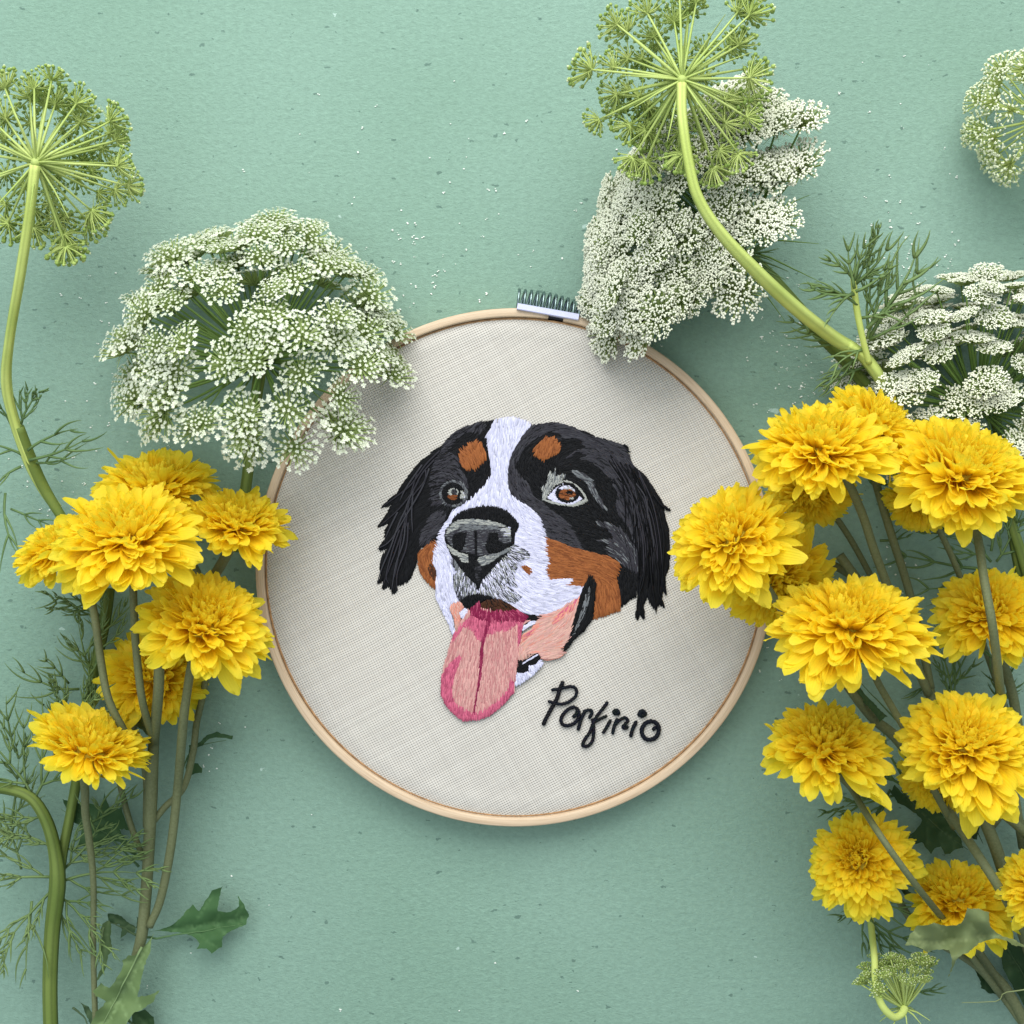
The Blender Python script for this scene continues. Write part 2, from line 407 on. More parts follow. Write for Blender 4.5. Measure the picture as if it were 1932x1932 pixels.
poly('ear.r', bk, [(1440,295),(1530,315),(1556,358),(1530,350),(1560,400),(1600,450),(1650,490),(1690,550),(1740,630),(1765,668),(1802,690),(1755,682),(1770,740),(1785,800),(1790,870),(1795,940),(1785,1010),(1768,1060),(1765,1120),(1777,1172),(1752,1145),(1745,1190),(1762,1236),(1725,1215),(1716,1262),(1690,1230),(1665,1180),(1640,1230),(1650,1312),(1625,1275),(1608,1312),(1598,1285),(1612,1200),(1605,1100),(1610,1020),(1600,930),(1520,760),(1490,620),(1490,480),(1440,400)], 42)
# dark grey fur
poly('head_fur', dg+[(K,2)], [(490,340),(520,290),(560,250),(620,212),(700,190),(745,205),(740,250),(690,250),(640,240),(570,290),(530,350),(495,400),(480,440),(450,450)])
poly('head_fur', dg+[(K,2)], el([(870,720),(950,560),(1100,560),(1230,640),(1230,760),(1330,920),(1370,1050),(1350,1180),(1290,1250),(1310,1110),(1250,1000),(1100,950),(980,1020),(960,1150),(1010,1270),(940,1330),(850,1330),(820,1100),(830,900)]))
poly('head_fur', dg, [(425,715),(470,690),(520,705),(500,760),(480,800),(440,850),(420,890),(372,892),(365,845),(390,790)])
poly('head_fur', dg, [(870,450),(900,430),(930,490),(990,540),(1010,600),(1060,640),(1120,690),(1190,740),(1240,800),(1260,840),(1300,920),(1220,900),(1150,870),(1080,845),(1055,780),(1040,720),(990,670),(930,640),(890,610),(870,540)])
poly('head_fur', dg, [(1000,205),(1100,190),(1180,198),(1250,225),(1190,235),(1100,240),(1010,290),(950,350),(920,420),(900,450),(870,460),(885,380),(920,310),(955,250)])
poly('head_fur', dg, er([(300,170),(560,110),(760,170),(900,250),(1100,300),(1320,360),(1370,440),(1420,600),(1380,760),(1450,950),(1560,1200),(1580,1400),(1500,1560),(1430,1450),(1380,1300),(1270,1170),(1240,1040),(1260,920),(1210,840),(1180,760),(1060,640),(930,540),(830,520),(930,480),(800,430),(720,480),(670,520),(740,440),(850,400),(920,420),(860,350),(900,330),(760,280),(560,300),(640,240),(480,200)]), 34)
poly('head_fur', dg+[(MG,1)], er([(1000,1235),(1150,1250),(1260,1310),(1360,1400),(1470,1560),(1500,1680),(1480,1820),(1400,1780),(1270,1700),(1150,1620),(1140,1540),(1210,1500),(960,1440),(1190,1450),(1210,1400),(1160,1340),(1040,1280)]), 34)
poly('head_fur', [(MG,2),(DG2,2)], er([(740,655),(880,690),(960,780),(1010,900),(1080,1010),(1140,1115),(1060,1070),(1000,980),(930,880),(900,790),(770,710)]))
# tan patches on the face
poly('cheek', [(BR,3),(BR2,2)], [(395,895),(430,880),(468,872),(472,900),(440,940),(440,985),(465,1010),(460,1060),(455,1138),(420,1112),(372,1055),(355,990),(362,930)], 26)
poly('cheek', [(DB,4),(BR2,1)], [(420,995),(462,1012),(460,1060),(452,1100),(425,1070),(412,1030)], 18)
poly('cheek.r', [(BR,3),(BR2,2)], [(1075,842),(1150,868),(1220,896),(1300,918),(1380,938),(1450,958),(1502,988),(1500,1030),(1480,1060),(1500,1130),(1512,1180),(1510,1255),(1440,1280),(1350,1307),(1365,1200),(1372,1110),(1340,1080),(1312,1108),(1300,1150),(1200,1150),(1090,1100),(1090,960),(1080,900)], 34)
# white blaze and muzzle
wh = [(WH,5),(WH2,3),((0.36,0.365,0.47),1)]
poly('blaze', wh, [(790,182),(830,168),(890,162),(960,178),(1002,208),(960,250),(920,310),(885,380),(868,450),(868,540),(888,612),(840,640),(740,665),(650,640),(720,570),(775,500),(775,440),(758,350),(748,260)], 28)
poly('muzzle', wh, [(650,640),(740,640),(840,620),(888,605),(930,640),(990,670),(1042,720),(1065,780),(1085,845),(1090,920),(1105,990),(1090,1030),(1108,1085),(1200,1078),(1245,1082),(1215,1115),(1312,1128),(1290,1170),(1232,1222),(1160,1262),(1100,1287),(1040,1292),(980,1280),(930,1260),(890,1240),(700,1180),(605,1215),(560,1225),(538,1262),(480,1240),(460,1190),(458,1100),(465,1040),(438,990),(448,935),(470,872),(495,800),(520,740),(560,690)], 28)
poly('chin', wh, [(480,1238),(540,1260),(558,1330),(572,1392),(545,1402),(528,1335),(500,1280)], 18)
# brows
poly('eyebrow_spot', [(BR,3),(BR2,1)], el([(1240,650),(1260,560),(1340,480),(1460,400),(1560,470),(1610,570),(1620,650),(1530,740),(1420,790),(1330,800),(1260,740)]), 26)
poly('eyebrow_spot.r', [(BR,3),(BR2,1)], er([(300,440),(320,370),(400,310),(480,280),(550,310),(600,380),(590,450),(480,490),(400,530),(330,490)]), 26)
poly('muzzle', [(BR2,1),(BR,1)], nz([(1390,1410),(1480,1400),(1540,1450),(1560,1500),(1510,1540),(1460,1500)]), 12, True, (0.7,0.7))
# left eye
f9 = 9
poly('eye', [(MG,2),(DG2,2)], el(ell(1160,1150,205,190)), 14, True)
poly('eye', bk, el(ell(1150,1150,165,160)), 14, True)
poly('eye', [(LG,1)], el(ell(1150,1130,78,58)), f9, True)
poly('eye', [(DG2,1),(K2,1)], el(ell(1165,1128,44,44)), f9, True)
poly('eye', [(BR2,3),(DB,1)], el([(1070,1170),(1215,1170),(1200,1230),(1120,1245),(1075,1210)]), 12, True, (1,0.05))
poly('eye', [(LG,2),(WH,1)], el([(1270,1090),(1300,1130),(1330,1190),(1310,1215),(1250,1225),(1250,1180),(1275,1150),(1255,1120)]), 10, True)
# right eye
poly('eye.r', [(LG,3),(MG,2),(K2,1)], er([(375,815),(425,860),(440,770),(480,660),(490,720),(540,635),(540,730),(660,705),(600,790),(560,850),(450,920),(430,960),(400,990),(395,900)]), 20, True, (0.3,-1))
poly('eye.r', [(LG,1)], er([(395,990),(440,930),(540,810),(620,770),(720,780),(820,850),(880,930),(910,995),(860,1030),(740,1068),(620,1050),(500,1030)]), 14, True)
poly('eye.r', bk, er([(430,985),(480,900),(550,820),(640,785),(740,800),(830,890),(880,970),(870,985),(740,1040),(600,1030)]), 12, True)
poly('eye.r', [(WH,1)], er([(445,970),(500,900),(560,840),(640,800),(720,820),(780,900),(850,980),(740,1045),(600,1035),(500,1000)]), 12, True)
poly('eye.r', bk, er(ell(680,915,140,112)), 12, True)
poly('eye.r', [(WH,2),(LG,1)], er([(570,870),(620,830),(700,825),(760,870),(765,915),(735,905),(700,870)]), 10, True, (1,0.1))
poly('eye.r', [(BR2,2),(DB,1),(BR,1)], er(ell(675,930,98,62)), 12, True, (1,0.15))
poly('eye.r', [(K,1)], er(ell(700,905,40,20)), 8, True)
poly('eye.r', [(LG,1)], er([(700,970),(755,955),(745,985),(705,990)]), 8, True)
# nose
poly('nose', bk, nz([(400,800),(420,740),(520,650),(660,600),(850,560),(1050,575),(1200,640),(1300,740),(1370,830),(1320,900),(1300,1060),(1290,1180),(1200,1260),(1050,1380),(960,1500),(850,1620),(780,1760),(700,1640),(520,1460),(400,1260),(330,1100),(300,1000),(320,900)]), 20, True, (0.05,1))
poly('nose', [(DG,3),(DG2,2),(MG,1)], nz([(310,960),(380,850),(480,770),(700,760),(1000,790),(1240,860),(1250,1000),(1260,1100),(1200,1150),(1000,1230),(800,1270),(740,1240),(560,1200),(430,1160),(350,1060)]), 18, True, (1,-0.05))
poly('nose', [(LG,3),(MG,2)], nz([(330,960),(350,880),(420,800),(500,750),(700,735),(900,750),(1100,800),(1200,840),(1100,850),(900,830),(700,800),(540,810),(500,880),(420,900)]), 20, True, (1,0.1))
poly('nose', [(MG,3),(DG2,1)], nz([(500,850),(560,800),(760,810),(1000,840),(1150,880),(1050,900),(850,880),(700,900),(560,900)]), 18, True, (1,0.05))
poly('nose', [(LG,2),(WH2,1)], nz([(1090,910),(1120,860),(1250,855),(1250,980),(1140,980),(1180,920)]), 14, True, (1,0.1))
poly('nose', bk, nz([(430,960),(520,925),(620,930),(600,1080),(560,1180),(500,1200),(430,1150),(410,1060)]), 16, True)
poly('nose', bk, nz([(940,930),(1060,930),(1080,1050),(1180,1090),(1270,1060),(1270,1130),(1150,1210),(940,1230),(880,1150),(910,1030)]), 16, True)
poly('nose', bk, nz([(725,900),(765,900),(770,1300),(735,1300)]), 14, True, (0,1))
poly('nose', [(LG,3),(MG,1)], nz([(330,1090),(420,1160),(520,1220),(640,1250),(640,1360),(560,1350),(510,1280),(410,1240)]), 16, True, (1,0.25))
poly('nose', [(LG,1),(MG,3)], nz([(780,1290),(900,1260),(1080,1220),(1280,1110),(1230,1190),(1080,1270),(960,1360),(850,1410),(780,1380)]), 18, True, (1,-0.3))
poly('nose', [(DG2,1),(K2,2)], nz([(740,1300),(830,1400),(830,1600),(780,1640),(740,1560)]), 14, True, (1,0.1))
# grey shading under the nose
poly('muzzle', [(MG,2),(LG,1),(DG,3),(WH,3)], nz([(1290,1100),(1480,1200),(1500,1290),(1340,1330),(1300,1500),(1240,1400),(1330,1700),(1180,1640),(1150,1680),(1400,1830),(1290,1930),(1200,1900),(1000,1850),(800,1800),(830,1650),(960,1500),(1060,1380),(1200,1270)]), 24, True)
poly('muzzle', [(MG,3),(LG,1),(DG,3),(WH,1)], nz([(380,1340),(450,1330),(520,1440),(640,1600),(750,1680),(755,1800),(640,1840),(520,1900),(440,1720),(430,1560),(500,1500)]), 22, True, (-0.05,1))
# mouth
poly('mouth', [(DB,3),(K,1)], tg([(600,370),(700,310),(850,310),(960,360),(1060,420),(1200,520),(1000,500),(750,470),(620,430)]), 18, True)
poly('mouth', bk, tg([(340,320),(450,250),(600,240),(760,270),(760,300),(690,310),(600,360),(520,410),(480,460),(420,420),(370,380)]), 18, True)
poly('mouth', bk, tg([(1200,500),(1420,525),(1380,590),(1250,620),(1180,640)]), 16, True)
poly('mouth', [(WH,1)], tg([(330,480),(410,415),(470,465),(400,560),(345,540)]), 12, True, (0.8,-0.6))
poly('mouth', [(WH,1)], tg([(1240,580),(1340,590),(1300,640),(1240,660),(1150,720),(1150,650),(1220,630)]), 10, True)
poly('gum', [(SA,1),(SA2,2)], tg([(215,410),(260,370),(350,345),(400,410),(330,480),(350,560),(345,620),(290,740),(270,560),(220,460)]), 18, True, (0.2,1))
# lip inside the cheek
poly('lip', bk, [(1310,1112),(1340,1080),(1372,1110),(1362,1200),(1350,1310),(1310,1370),(1240,1430),(1182,1512),(1175,1480),(1220,1420),(1240,1330),(1275,1190)], 34)
poly('lip', [(MG,2),(K2,1)], [(1325,1130),(1345,1130),(1330,1220),(1295,1310),(1255,1390),(1230,1430),(1262,1340),(1290,1250)], 26)
poly('lip', [(SA,4),(PK,2),(SA2,1)], [(1275,1188),(1240,1330),(1220,1422),(1178,1480),(1180,1518),(1140,1535),(1075,1542),(1040,1500),(1000,1512),(950,1542),(925,1535),(935,1480),(950,1400),(1000,1370),(1060,1300),(1160,1258),(1230,1220)], 34)
poly('lip', [(SA2,2),(RS,1)], [(1235,1225),(1268,1195),(1235,1265),(1190,1290),(1130,1345),(1115,1345),(1150,1275)], 28)
poly('lip', [(SA2,2),(RS,1)], [(950,1400),(1000,1372),(1040,1330),(1050,1340),(1010,1400),(945,1450)], 22)
poly('chin', bk, tg([(1080,1100),(1200,1090),(1350,1000),(1380,1080),(1300,1160),(1230,1160),(1220,1240),(1150,1265),(1070,1250)]), 20, True, (1,-0.4))
poly('chin', [(WH,1)], tg([(1140,1140),(1340,1020),(1350,1035),(1160,1150)]), 16, True, (1,-0.55))
poly('chin', wh, tg([(1070,1260),(1160,1270),(1240,1240),(1240,1170),(1320,1160),(1390,1090),(1430,1120),(1400,1180),(1280,1300),(1150,1390),(1050,1430),(1050,1350)]), 18)
# tongue
poly('tongue', [(PK,4),(PK2,3)], tg([(470,460),(600,420),(750,460),(1000,480),(1200,500),(1210,600),(1150,660),(1120,900),(1080,1200),(1045,1500),(930,1640),(780,1780),(600,1860),(400,1880),(280,1810),(160,1670),(100,1540),(100,1320),(150,1120),(230,860),(330,640)]), 34)
poly('tongue', [(RS,3),(RS2,2)], tg([(100,1320),(150,1200),(250,1100),(340,1020),(360,1080),(320,1180),(270,1320),(240,1480),(270,1640),(400,1730),(520,1780),(700,1720),(850,1600),(960,1500),(1000,1320),(1045,1380),(1045,1500),(930,1640),(780,1780),(600,1860),(400,1880),(280,1810),(160,1670),(100,1540)]), 24)
poly('tongue', [(RS,3),(RS2,2)], tg([(350,640),(480,520),(600,560),(760,560),(1000,560),(1180,600),(1150,680),(1120,900),(1090,900),(1090,640),(1000,690),(940,720),(800,730),(720,760),(620,860),(560,800),(480,700),(400,650),(330,760),(220,900),(260,780)]), 22)
poly('tongue', [(BU,4),(RS2,1)], tg([(480,450),(590,340),(620,440),(760,470),(900,470),(1100,450),(1215,520),(1190,600),(1130,600),(1000,590),(860,590),(740,610),(640,580),(480,520)]), 22)
poly('tongue', [(BU,3),(RS2,1)], tg([(690,600),(740,620),(690,760),(650,900),(640,1100),(620,1300),(580,1500),(550,1700),(530,1800),(520,1780),(550,1550),(590,1300),(600,1000),(620,850)]), 30, True, (-0.12,1))
# direction of the fur, close-up units
DIR = [(880,250,.05,1),(820,400,.0,1),(800,520,.0,1),(960,200,.3,-.8),(720,610,-.25,1),(820,640,.05,1),(560,720,-.4,.9),(900,660,.35,.9),(950,710,.6,.75),(1000,790,.95,.45),(1000,880,1,.22),(1000,960,1,.25),(960,1060,.8,.6),(1100,1180,1,.18),(1220,1130,1,0),(1100,1250,1,.1),(900,1200,.75,.6),(860,1060,.45,.9),
 (500,790,.9,-.3),(480,900,.6,.7),(520,1000,.3,1),(500,1120,.05,1),(520,1200,.35,1),(600,1100,-.1,1),
 (640,240,-.9,.55),(560,290,-.85,.5),(700,260,-.5,.8),(500,400,-.9,.35),(470,500,-.95,.3),(350,430,-.75,.65),(300,600,-.5,.85),(300,800,-.35,.95),(200,900,-.3,1),(180,1050,-.1,1),(260,1030,-.2,1),(220,640,-.8,.6),(180,740,-.6,.8),
 (660,400,.35,.9),(620,350,.5,.8),(680,520,-.6,.8),(430,620,-.9,.5),(430,780,-.9,.4),(400,980,.25,1),(380,920,-.6,.8),(560,500,.9,.5),(640,560,.4,.9),
 (900,500,.25,1),(940,350,-.4,.9),(1000,280,.8,-.6),(1100,215,1,-.25),(1100,330,-.2,1),(1180,260,1,.1),(1250,380,.9,-.35),(1300,260,1,.3),(1400,330,.95,.4),(1480,400,.85,.6),(1500,320,.95,.35),(1560,420,.75,.7),(1600,600,.45,.9),(1700,700,.35,.95),(1700,900,.08,1),(1660,1100,-.05,1),(1640,1230,-.05,1),(1740,1150,.1,1),(1550,1100,.1,1),(1540,800,.35,.95),
 (960,560,.5,.85),(1000,640,.85,.45),(1100,720,.9,.4),(1180,820,.92,.35),(1250,700,.9,.4),(1300,480,.9,.45),(1380,600,.5,.9),(1420,680,.6,.85),(1450,820,.8,.6),(1400,880,.9,.35),(1060,480,.3,.95),
 (1180,960,1,.22),(1350,1000,1,.25),(1150,1040,1,.15),(1440,1050,.85,.5),(1430,1180,.15,1),(1380,1250,.2,1),
 (700,1300,-.05,1),(700,1500,-.1,1),(560,1600,-.18,1),(850,1600,-.08,1),(600,1800,-.1,1),(850,1400,0,1),(620,1380,-.3,1),
 (1050,1420,.85,-.5),(1150,1330,.8,-.62),(1100,1520,1,-.1),(1230,1280,.35,-.9),(1300,1300,-.45,.95),(1340,1150,-.15,1),(980,1640,.2,1),(1040,1600,.5,.85),(540,1340,.2,1)]
def direction(x, y):
    sx = sy = 0.0
    for (a, b_, dx, dy) in DIR:
        d2 = (x-a)**2 + (y-b_)**2 + 300
        w_ = 1 / (d2 * d2); th = 2 * math.atan2(dy, dx)
        sx += w_ * math.cos(th); sy += w_ * math.sin(th)
    th = math.atan2(sy, sx) / 2
    return math.cos(th), math.sin(th)
def inpoly(x, y, pts):
    c = False; j = len(pts) - 1
    for i in range(len(pts)):
        xi, yi = pts[i]; xj, yj = pts[j]
        if (yi > y) != (yj > y) and x < (xj - xi) * (y - yi) / (yj - yi) + xi: c = not c
        j = i
    return c
BB = [(min(p[0] for p in q[2]), min(p[1] for p in q[2]), max(p[0] for p in q[2]), max(p[1] for p in q[2])) for q in PO]
def top(x, y):
    for i in range(len(PO) - 1, -1, -1):
        b_ = BB[i]
        if b_[0] <= x <= b_[2] and b_[1] <= y <= b_[3] and inpoly(x, y, PO[i][2]): return i
    return -1
def CP(x, y, h):   # close-up units to world
    return P((1050 + x/1.932) * 1932/3024, (1150 + y/1.932) * 1932/3024, h)
TOPC = {}
def topc(x, y):
    k_ = (int(x/3), int(y/3))
    if k_ not in TOPC: TOPC[k_] = top(k_[0]*3 + 1.5, k_[1]*3 + 1.5)
    return TOPC[k_]
parts = {}
def stitch(mb, x, y, dx, dy, la, lb, wd, z, c, arch=0.00016):
    """one strand of cotton: an arched strip with both ends down in the cloth"""
    nx, ny = -dy, dx; v = []
    for t, hh, ww in ((-la, 0.0, .45), (-la*0.5, 1.0, 1.0), (lb*0.5, 1.0, 1.0), (lb, 0.0, .4)):
        px, py = x + dx*t, y + dy*t
        for s, up in ((-1, 0), (0, 1), (1, 0)):
            v.append(CP(px + nx*s*wd*ww, py + ny*s*wd*ww, z + arch * hh * (0.6 + up) ))
    f = []
    for i in range(3):
        for j in range(2): f.append((i*3+j, i*3+j+1, (i+1)*3+j+1, (i+1)*3+j))
    mb.add(v, f, c)
rs = random.Random(11)
ZB = CLZ + 0.00015
for i, (key, cs, pts, L, fine, fd) in enumerate(PO):
    b_ = BB[i]; st = 6.0 if fine else 8.6; y = b_[1]
    tot = sum(c[1] for c in cs)
    while y <= b_[3]:
        x = b_[0]
        while x <= b_[2]:
            xx = x + rs.uniform(-.5, .5)*st; yy = y + rs.uniform(-.5, .5)*st
            if topc(xx, yy) == i and inpoly(xx, yy, pts):
                d_ = fd if fd else direction(xx, yy); n_ = math.hypot(*d_); a = rs.gauss(0, 0.10 if not fine else 0.12)
                dx, dy = d_[0]/n_, d_[1]/n_; dx, dy = dx*math.cos(a) - dy*math.sin(a), dx*math.sin(a) + dy*math.cos(a)
                ends = []
                for sg in (-1, 1):
                    l = L * rs.uniform(.7, 1.25)
                    loose = rs.random() < .6; qf = (.12 if L > 20 and not fine else .35) if loose else .55
                    for fr in (1, .75, .5, .3):
                        if topc(xx + sg*dx*l*fr*qf, yy + sg*dy*l*fr*qf) == i and (topc(xx + sg*dx*l*fr*.5, yy + sg*dy*l*fr*.5) >= 0 or fr < .35): break
                    ends.append(l * fr)
                r_ = rs.uniform(0, tot)
                for c, ww in cs:
                    r_ -= ww
                    if r_ <= 0: break
                k_ = rs.uniform(.82, 1.15); c = tuple(min(.97, q*k_) for q in c)
                mb = parts.setdefault(key, MB())
                stitch(mb, xx, yy, dx, dy, ends[0], ends[1], rs.uniform(2.6, 3.6) if fine else rs.uniform(3.6, 5.0), ZB + 0.00012*rs.random() + 0.000012*i, c)
            x += st
        y += st
# long loose strands on both ears
def strand(key, pts, wd, c, z):
    mb = parts[key]; q = catmull(pts, 5); v = []; n = len(q)
    v, f = tube([CP(a[0], a[1], z + 0.0003*math.sin(math.pi*k/(n-1))) for k, a in enumerate(q)], [0.000052*wd*(1 - .6*(k/(n-1))**3) for k in range(n)], 5)
    mb.add(v, f, c)
zs = ZB + 0.0004
for pts in ([(480,350),(400,430),(320,540),(235,610),(150,672)],[(450,400),(380,480),(320,590),(240,690),(140,778)],[(420,450),(380,560),(300,700),(200,860),(125,910)],[(400,460),(395,520),(340,590),(310,640)],[(330,560),(320,700),(325,820)],[(350,480),(310,620),(290,760),(310,800)],
            [(310,640),(250,760),(200,900),(150,1020),(125,1105)],[(290,720),(250,860),(200,1000),(150,1133)],[(285,700),(275,860),(230,1000),(205,1150)],[(300,760),(290,900),(240,1040),(235,1150)],[(250,800),(210,920),(175,1060),(190,1110)],[(380,430),(290,560),(250,640)],[(240,700),(200,780),(170,850)],[(270,780),(240,980),(220,1080)],[(360,520),(300,640),(270,740)]):
    strand('ear', pts, 5.5, DG if rs.random() < .6 else DG2, zs + rs.random()*0.0002)
for k in range(46):
    x0 = rs.uniform(1440, 1620); y0 = 330 + (x0-1440)*.75 + rs.uniform(0, 160); t1 = rs.uniform(.35, 1)
    x1 = lerp(x0, rs.uniform(1610, 1775), t1); y1 = lerp(y0, rs.uniform(1080, 1290), t1)
    pts = [(x0, y0), (lerp(x0, x1, .45) + 25, lerp(y0, y1, .3)), (lerp(x0, x1, .85) + 14, lerp(y0, y1, .68)), (x1, y1)]
    if all(topc(q[0], q[1]) >= 0 for q in pts[:3]): strand('ear.r', pts, rs.uniform(3.4, 5.5), [K2, DG, DG2, K][rs.randrange(4)], zs + rs.random()*0.0002)
for pts in ([(1690,840),(1660,960),(1640,1100),(1610,1200),(1605,1312)],[(1650,1020),(1620,1150),(1650,1310)],[(1730,700),(1760,860),(1750,1050),(1775,1170)],[(1700,900),(1730,1050),(1730,1160),(1760,1235)],[(1680,950),(1690,1100),(1715,1262)],[(1700,600),(1745,660),(1800,690)],[(1530,315),(1552,330),(1556,356)]):
    strand('ear.r', pts, 6, K2, zs + 0.0002)
# cheek lip outline
for pts in ([(1275,1190),(1240,1330),(1222,1420),(1180,1482),(1182,1515),(1140,1536),(1075,1542),(1035,1498)],): strand('lip', pts, 5, SA2, zs)
for pts in ([(1340,1140),(1300,1260),(1250,1370)],[(1325,1160),(1290,1260)],[(1345,1170),(1320,1270),(1290,1330)]): strand('lip', pts, 4, LG, zs)
for pts in (tg([(1090,1095),(1200,1090),(1260,1040),(1350,1000)]),): strand('chin', pts, 4, SA, zs)
PARTNAMES = {'head_fur': 'head_fur', 'ear': 'ear', 'ear.r': 'ear', 'cheek': 'cheek', 'cheek.r': 'cheek', 'eyebrow_spot.r': 'eyebrow_spot', 'eye.r': 'eye'}
for key, mb in parts.items():
    nm = PARTNAMES.get(key, key)
    link(nm, mb.mesh(nm, M['thread']), linen)

# ------------------------------------------------------------------ stitched name
def LP(x, y, h): return P((1550 + x*500/1932) * 1932/3024, (1950 + y*500/1932) * 1932/3024, h)
def twisted(mb, pts, w0, closed=False):
    q = catmull([(a, b_) for a, b_ in pts], 7); n = len(q)
    cs_ = [LP(a, b_, CLZ + 0.0006) for a, b_ in q]; wdm = w0 * 500/1932 * 0.0001
    for ph in (0, 2.1, 4.2):          # three plied strands
        p_ = []; rr = []; acc = 0
        for k, c in enumerate(cs_):
            if k: acc += (c - cs_[k-1]).length
            t = (cs_[min(k+1, n-1)] - cs_[max(k-1, 0)]).normalized(); nn = Vector((-t.y, t.x, 0)); a = acc*2200 + ph
            e = min(1, min(k, n-1-k)/2 + .45) if not closed else 1
            p_.append(c + nn*math.cos(a)*wdm*.45*e + Vector((0, 0, 1))*math.sin(a)*wdm*.4*e); rr.append(wdm*.62*e)
        v, f = tube(p_, rr, 6); mb.add(v, f, tuple(q_*rs.uniform(.8, 1.5) for q_ in (0.0045, 0.006, 0.009)))
LET = [
 [([(440,240),(400,320),(372,420),(325,510),(275,600),(238,670),(208,742)], 24), ([(300,338),(380,328),(450,312),(520,300),(570,312),(590,352),(578,410),(530,455),(470,488),(400,500),(340,488),(262,466)], 19)],
 [([(575,530),(510,550),(450,600),(412,670),(430,730),(490,745),(560,720),(610,660),(615,590),(575,530)], 21), ([(545,650),(590,610),(600,560)], 22)],
 [([(690,565),(652,650),(625,730),(605,800)], 21), ([(652,650),(690,582),(745,568),(765,600),(730,665)], 19)],
 [([(948,472),(890,550),(820,640),(772,740),(735,830),(685,900),(660,968),(710,980),(765,930),(785,840),(782,740),(768,665)], 20), ([(800,705),(860,668),(940,632)], 18)],
 [([(982,675),(935,760),(888,835)], 20), ([(1015,570),(1060,580),(1065,605),(1030,605),(1015,585),(1050,590)], 24)],
 [([(1058,662),(1020,750),(1000,845)], 21), ([(1022,745),(1080,685),(1140,655),(1175,690),(1145,725),(1118,762),(1150,778),(1178,750)], 19)],
 [([(1275,692),(1232,780),(1205,878)], 23), ([(1305,590),(1350,585),(1365,620),(1320,630),(1310,600),(1345,610)], 27)],
 [([(1460,692),(1380,715),(1335,785),(1345,860),(1400,905),(1480,890),(1525,820),(1520,740),(1460,692)], 25), ([(1455,795),(1500,760)], 22)]]
for strokes in LET:
    mb = MB()
    for pts, w0 in strokes: twisted(mb, pts, w0)
    link('letter', mb.mesh('letter', M['thread']), linen)
# ------------------------------------------------------------------ chrysanthemums
def petal_data(kind, seed):
    """unit petal along +Y, upper face +Z; returns verts, faces, colour (r along, g across, b random)"""
    r = random.Random(seed); nl, nw = 6, 4
    curl = {'in': .30, 'mid': .10, 'out': -.14}[kind] + r.uniform(-.07, .07)
    cup = {'in': .55, 'mid': .30, 'out': .20}[kind] * r.uniform(.8, 1.25)
    wid = {'in': .30, 'mid': .28, 'out': .29}[kind] * r.uniform(.88, 1.15)
    tw = r.uniform(-.35, .35); side = r.uniform(-.10, .10); notch = r.uniform(0, .06); tip = r.uniform(2.4, 3.6)
    v = []; f = []; c = []
    for i in range(nl + 1):
        t = (0, .25, .5, .7, .85, .95, 1)[i]
        ww = wid * 0.5 * (0.30 + 0.75 * math.sin(min(1, t/.66) * math.pi/2)) * math.sqrt(max(0.0, 1 - (max(0, (t - .55)/.45) ** tip) * .78))
        for j in range(nw + 1):
            s = (j / nw - .5) * 2
            y = t - (abs(s) ** 2) * 0.09 * t * t - (notch * (1 - abs(s)) * (t > .95)) + .02*(t > .95)*math.sin(s*9 + seed)
            z = curl * t * t + cup * ww * s * s + .04 * math.sin(t * 3.2 + seed) + .012*math.sin(s*6 + t*5 + seed)
            x = ww * s + side * t * t
            a = tw * t; x2 = x * math.cos(a) - (z - curl*t*t) * math.sin(a); z2 = x * math.sin(a) + (z - curl*t*t) * math.cos(a) + curl*t*t
            v.append(Vector((x2, y, z2))); c.append((t, j / nw, r.random()*.0 + (seed * .37) % 1))
    for i in range(nl):
        for j in range(nw):
            a = i*(nw+1)+j; f.append((a, a+1, a+nw+2, a+nw+1))
    return v, f, c
PD = {k: [petal_data(k, s + 10*q) for s in range(5)] for q, k in enumerate(('in', 'mid', 'out'))}
PM = {k: [mkmesh('petal', *PD[k][s][:2], M['petal'], True, PD[k][s][2]) for s in range(5)] for k in PD}
